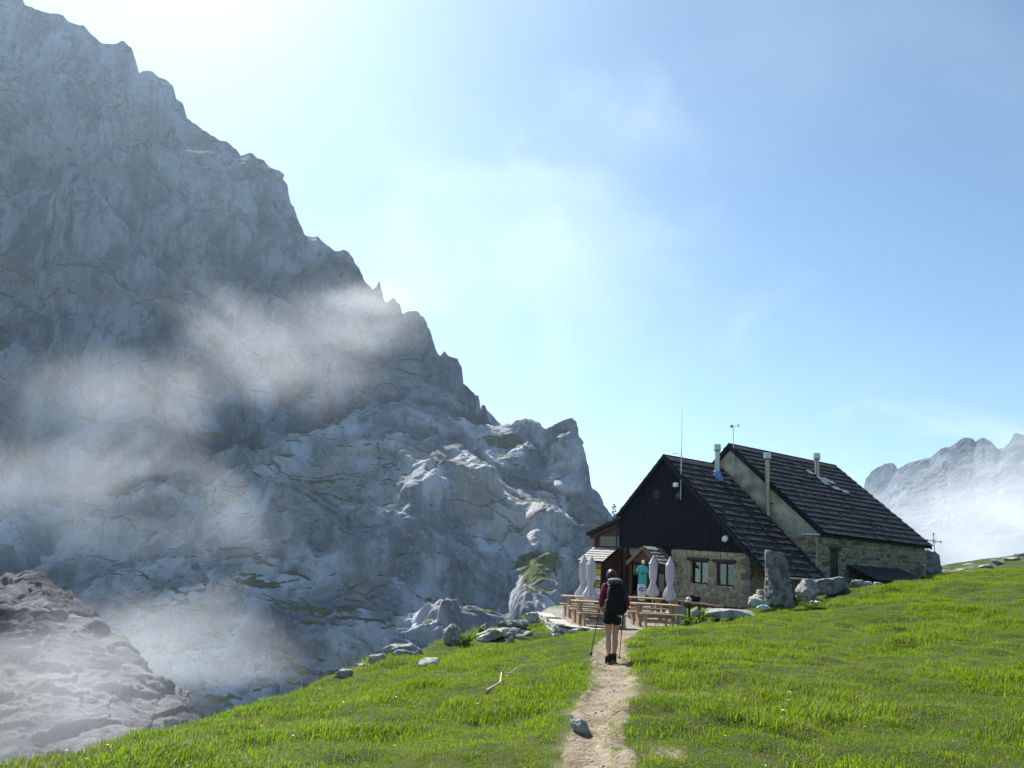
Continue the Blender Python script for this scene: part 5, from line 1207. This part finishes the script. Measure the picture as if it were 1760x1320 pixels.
in_hut = (lx > -5.2) & (lx < 5.4) & (ly > -.2) & (ly < 13.2) | (lx > 5) & (lx < 6.6) & (ly > 5.8) & (ly < 10.5)
cov = fbm(P3(x*.8, y*.8), 3, 61)
keep = (pd > .02+.06*RNG.standard_normal(len(x))) & (o_ < 1.6*(.5+.8*RNG.random(len(x)))) & (~in_hut) & (bare(x, y) < .5) & (RNG.random(len(x)) > in_terrace(x, y)*1.02) & (RNG.random(len(x)) > .95*sstep(44, 50, y)*sstep(18, 24, x))
keep &= ~((o_ > .3) & (cov < .15))
x, y, pd, cov = x[keep], y[keep], pd[keep], cov[keep]
z = ground(x, y)
clump = fbm(P3(x*.7, y*.7), 4, 81); tall = sstep(.15, .6, clump+.22*RNG.standard_normal(len(x)))
idx = RNG.integers(0, 4, len(x)); tl = RNG.random(len(x)) < .10+.55*tall; idx[tl] = RNG.integers(4, 7, tl.sum())
u = RNG.random(len(x)); idx[u < .035+.10*sstep(.3, .8, fbm(P3(x*.35, y*.35), 3, 91))] = 7; idx[(u > .04) & (u < .0415)] = 8; idx[(u > .06) & (u < .0615)] = 9
scl = (.75+.55*RNG.random(len(x)))*(.85+.65*tall)*(1+.012*np.clip(y-8, 0, 40)); scl *= 1-.35*(1-sstep(.0, .35, pd))
scl *= np.where((y > 40) | (lx[keep] > 0) & (y > 30), .9, 1)
me = bpy.data.meshes.new('grass'); me.vertices.add(len(x)); me.vertices.foreach_set('co', np.stack([x, y, z-.01], -1).astype(np.float32).ravel())
attr(me, 'scl', scl); a_ = me.attributes.new('idx', 'INT', 'POINT'); a_.data.foreach_set('value', idx.astype(np.int32)); attr(me, 'rz', RNG.uniform(0, 6.28, len(x)))
go = link('grass', me); tag(go, 'short bright green alpine grass with dry stalks and tiny flowers covering the meadow', 'grass', kind='stuff')
ng = bpy.data.node_groups.new('grass_scatter', 'GeometryNodeTree'); ng.interface.new_socket('Geometry', in_out='INPUT', socket_type='NodeSocketGeometry'); ng.interface.new_socket('Geometry', in_out='OUTPUT', socket_type='NodeSocketGeometry')
gi, gout = ng.nodes.new('NodeGroupInput'), ng.nodes.new('NodeGroupOutput'); iop = ng.nodes.new('GeometryNodeInstanceOnPoints'); ci = ng.nodes.new('GeometryNodeCollectionInfo')
m2p = ng.nodes.new('GeometryNodeMeshToPoints')
ci.inputs['Collection'].default_value = tufts; ci.inputs['Separate Children'].default_value = True; ci.inputs['Reset Children'].default_value = True
def na(name, typ):
    n_ = ng.nodes.new('GeometryNodeInputNamedAttribute'); n_.data_type = typ; n_.inputs['Name'].default_value = name; return n_.outputs[0]
cx = ng.nodes.new('ShaderNodeCombineXYZ'); L_ = ng.links.new
L_(gi.outputs[0], m2p.inputs[0]); L_(m2p.outputs[0], iop.inputs['Points']); L_(ci.outputs[0], iop.inputs['Instance']); iop.inputs['Pick Instance'].default_value = True
L_(na('idx', 'INT'), iop.inputs['Instance Index']); L_(na('rz', 'FLOAT'), cx.inputs[2]); L_(cx.outputs[0], iop.inputs['Rotation']); L_(na('scl', 'FLOAT'), iop.inputs['Scale']); L_(iop.outputs[0], gout.inputs[0])
go.modifiers.new('scatter', 'NODES').node_group = ng
# loose pebbles on the path and terrace
mb = MB(); r = random.Random(5)
def pebble(x, y, s):
    z = gz(x, y)+.012; n = 6; ph = r.random()*6; top = [(x+s*.6*math.cos(ph+k*1.047)*r.uniform(.7, 1), y+s*.6*math.sin(ph+k*1.047)*r.uniform(.7, 1), z+s*r.uniform(.3, .5)) for k in range(n)]; bot = [(x+s*math.cos(ph+k*1.047), y+s*math.sin(ph+k*1.047), z-.006) for k in range(n)]
    mb.add(bot+top, [tuple(range(n, 2*n))]+[(k, (k+1) % n, (k+1) % n+n, k+n) for k in range(n)])
for k in range(420):
    y = r.uniform(6, 24); xc_ = np.interp(y, PA[:, 1], PA[:, 0]); w = np.interp(y, PA[:, 1], PA[:, 2]); pebble(xc_+r.gauss(0, .5)*w, y, r.choice((.008, .012, .018, .028)))
for k in range(160): pebble(r.uniform(1.9, 6.5), r.uniform(26, 33), r.choice((.02, .03, .045)))
tag(mb.build('pebbles', M['dry_stone']), 'loose pale pebbles strewn along the dirt path and terrace', 'pebbles', kind='stuff')

# ------------------------------------------------------------------ air: even haze and drifting mist
hz = MB().box(-3600, 3600, -1000, 4500, -422, 640).build('haze', None); tag(hz, 'thin even summer haze filling the valley air', 'haze', kind='stuff')
t = NT('haze_air'); pv = t.n('VolumePrincipled', inp={'Color': (.60, .79, 1.0), 'Density': .00008, 'Anisotropy': .5}); t.t.links.new(pv.outputs[0], t.out.inputs['Volume']); hz.data.materials.append(t.m)
def mist(px, py, dist, wpx, hpx, dep, dens, seed, label, feat=70.0, lo=.42, hi=.72, tilt=0):
    s = dist/FPX; c_ = at_r(px, py, dist); bm = bmesh.new(); bmesh.ops.create_icosphere(bm, subdivisions=3, radius=1.0); me = bpy.data.meshes.new('mist_cloud'); bm.to_mesh(me); bm.free()
    o = link('mist_cloud', me); o.location = c_; o.scale = (wpx*s/2, dep/2, hpx*s/2); az = math.atan2(c_[0], c_[1]); o.rotation_euler = (0, tilt, -az)
    t = NT('mist_%d' % seed); ob = t.obj(); ln = t.n('VectorMath', operation='LENGTH'); t.set(ln.inputs[0], ob)
    fall = t.ramp(ln.outputs['Value'], 0.0, 1.0, 1.0, 0.0)
    nn_ = t.noise(t.map(t.pos(), (.85/feat, 1/feat, 1.4/feat), (0, R_(36), 0), (seed*3.1, seed*1.7, 0)), 1.0, 6, .62, .9)
    v = t.ramp(t.math('ADD', nn_, t.math('MULTIPLY_ADD', fall, .42, -.30)), lo, hi)
    den = t.math('MULTIPLY', v, dens)
    pv = t.n('VolumePrincipled', inp={'Color': (.92, .96, 1.0), 'Density': den, 'Anisotropy': .25}); t.t.links.new(pv.outputs[0], t.out.inputs['Volume']); o.data.materials.append(t.m)
    return tag(o, label, 'mist', 'wisps of mist drifting in the valley', 'stuff')
mist(520, 610, 450, 820, 380, 140, .0072, 1, 'broad band of mist drifting across the middle of the mountain face', 80, .30, .74, tilt=R_(-18))
mist(170, 700, 400, 640, 300, 120, .0065, 7, 'thin veil of mist low on the mountain face at the left', 70, .29, .74, tilt=R_(-8))
mist(640, 530, 600, 330, 330, 100, .008, 2, 'thin mist curling off the mountain ridge', 70, .36, .74)
mist(130, 900, 360, 1000, 420, 120, .012, 3, 'mist bank hanging over the dark lower cliffs at the left', 75, .35, .71)
mist(330, 1110, 250, 620, 460, 90, .0085, 4, 'mist rising behind the nearer rock ridge', 50, .34, .72)
mist(100, 1230, 110, 800, 480, 50, .020, 5, 'smoky mist in front of the nearer rock ridge', 30, .32, .74)
mist(1800, 955, 800, 1000, 540, 400, .0095, 6, 'bright cloud of mist behind the hut at the right', 120, .30, .62)
mist(900, 460, 1300, 1450, 900, 300, .0022, 8, 'faint bright cloud in the sky above the mountain ridge', 200, .28, .86)
mist(1050, 190, 1000, 700, 480, 200, .0012, 9, 'faint wisp of cloud high in the blue sky', 120, .34, .80)
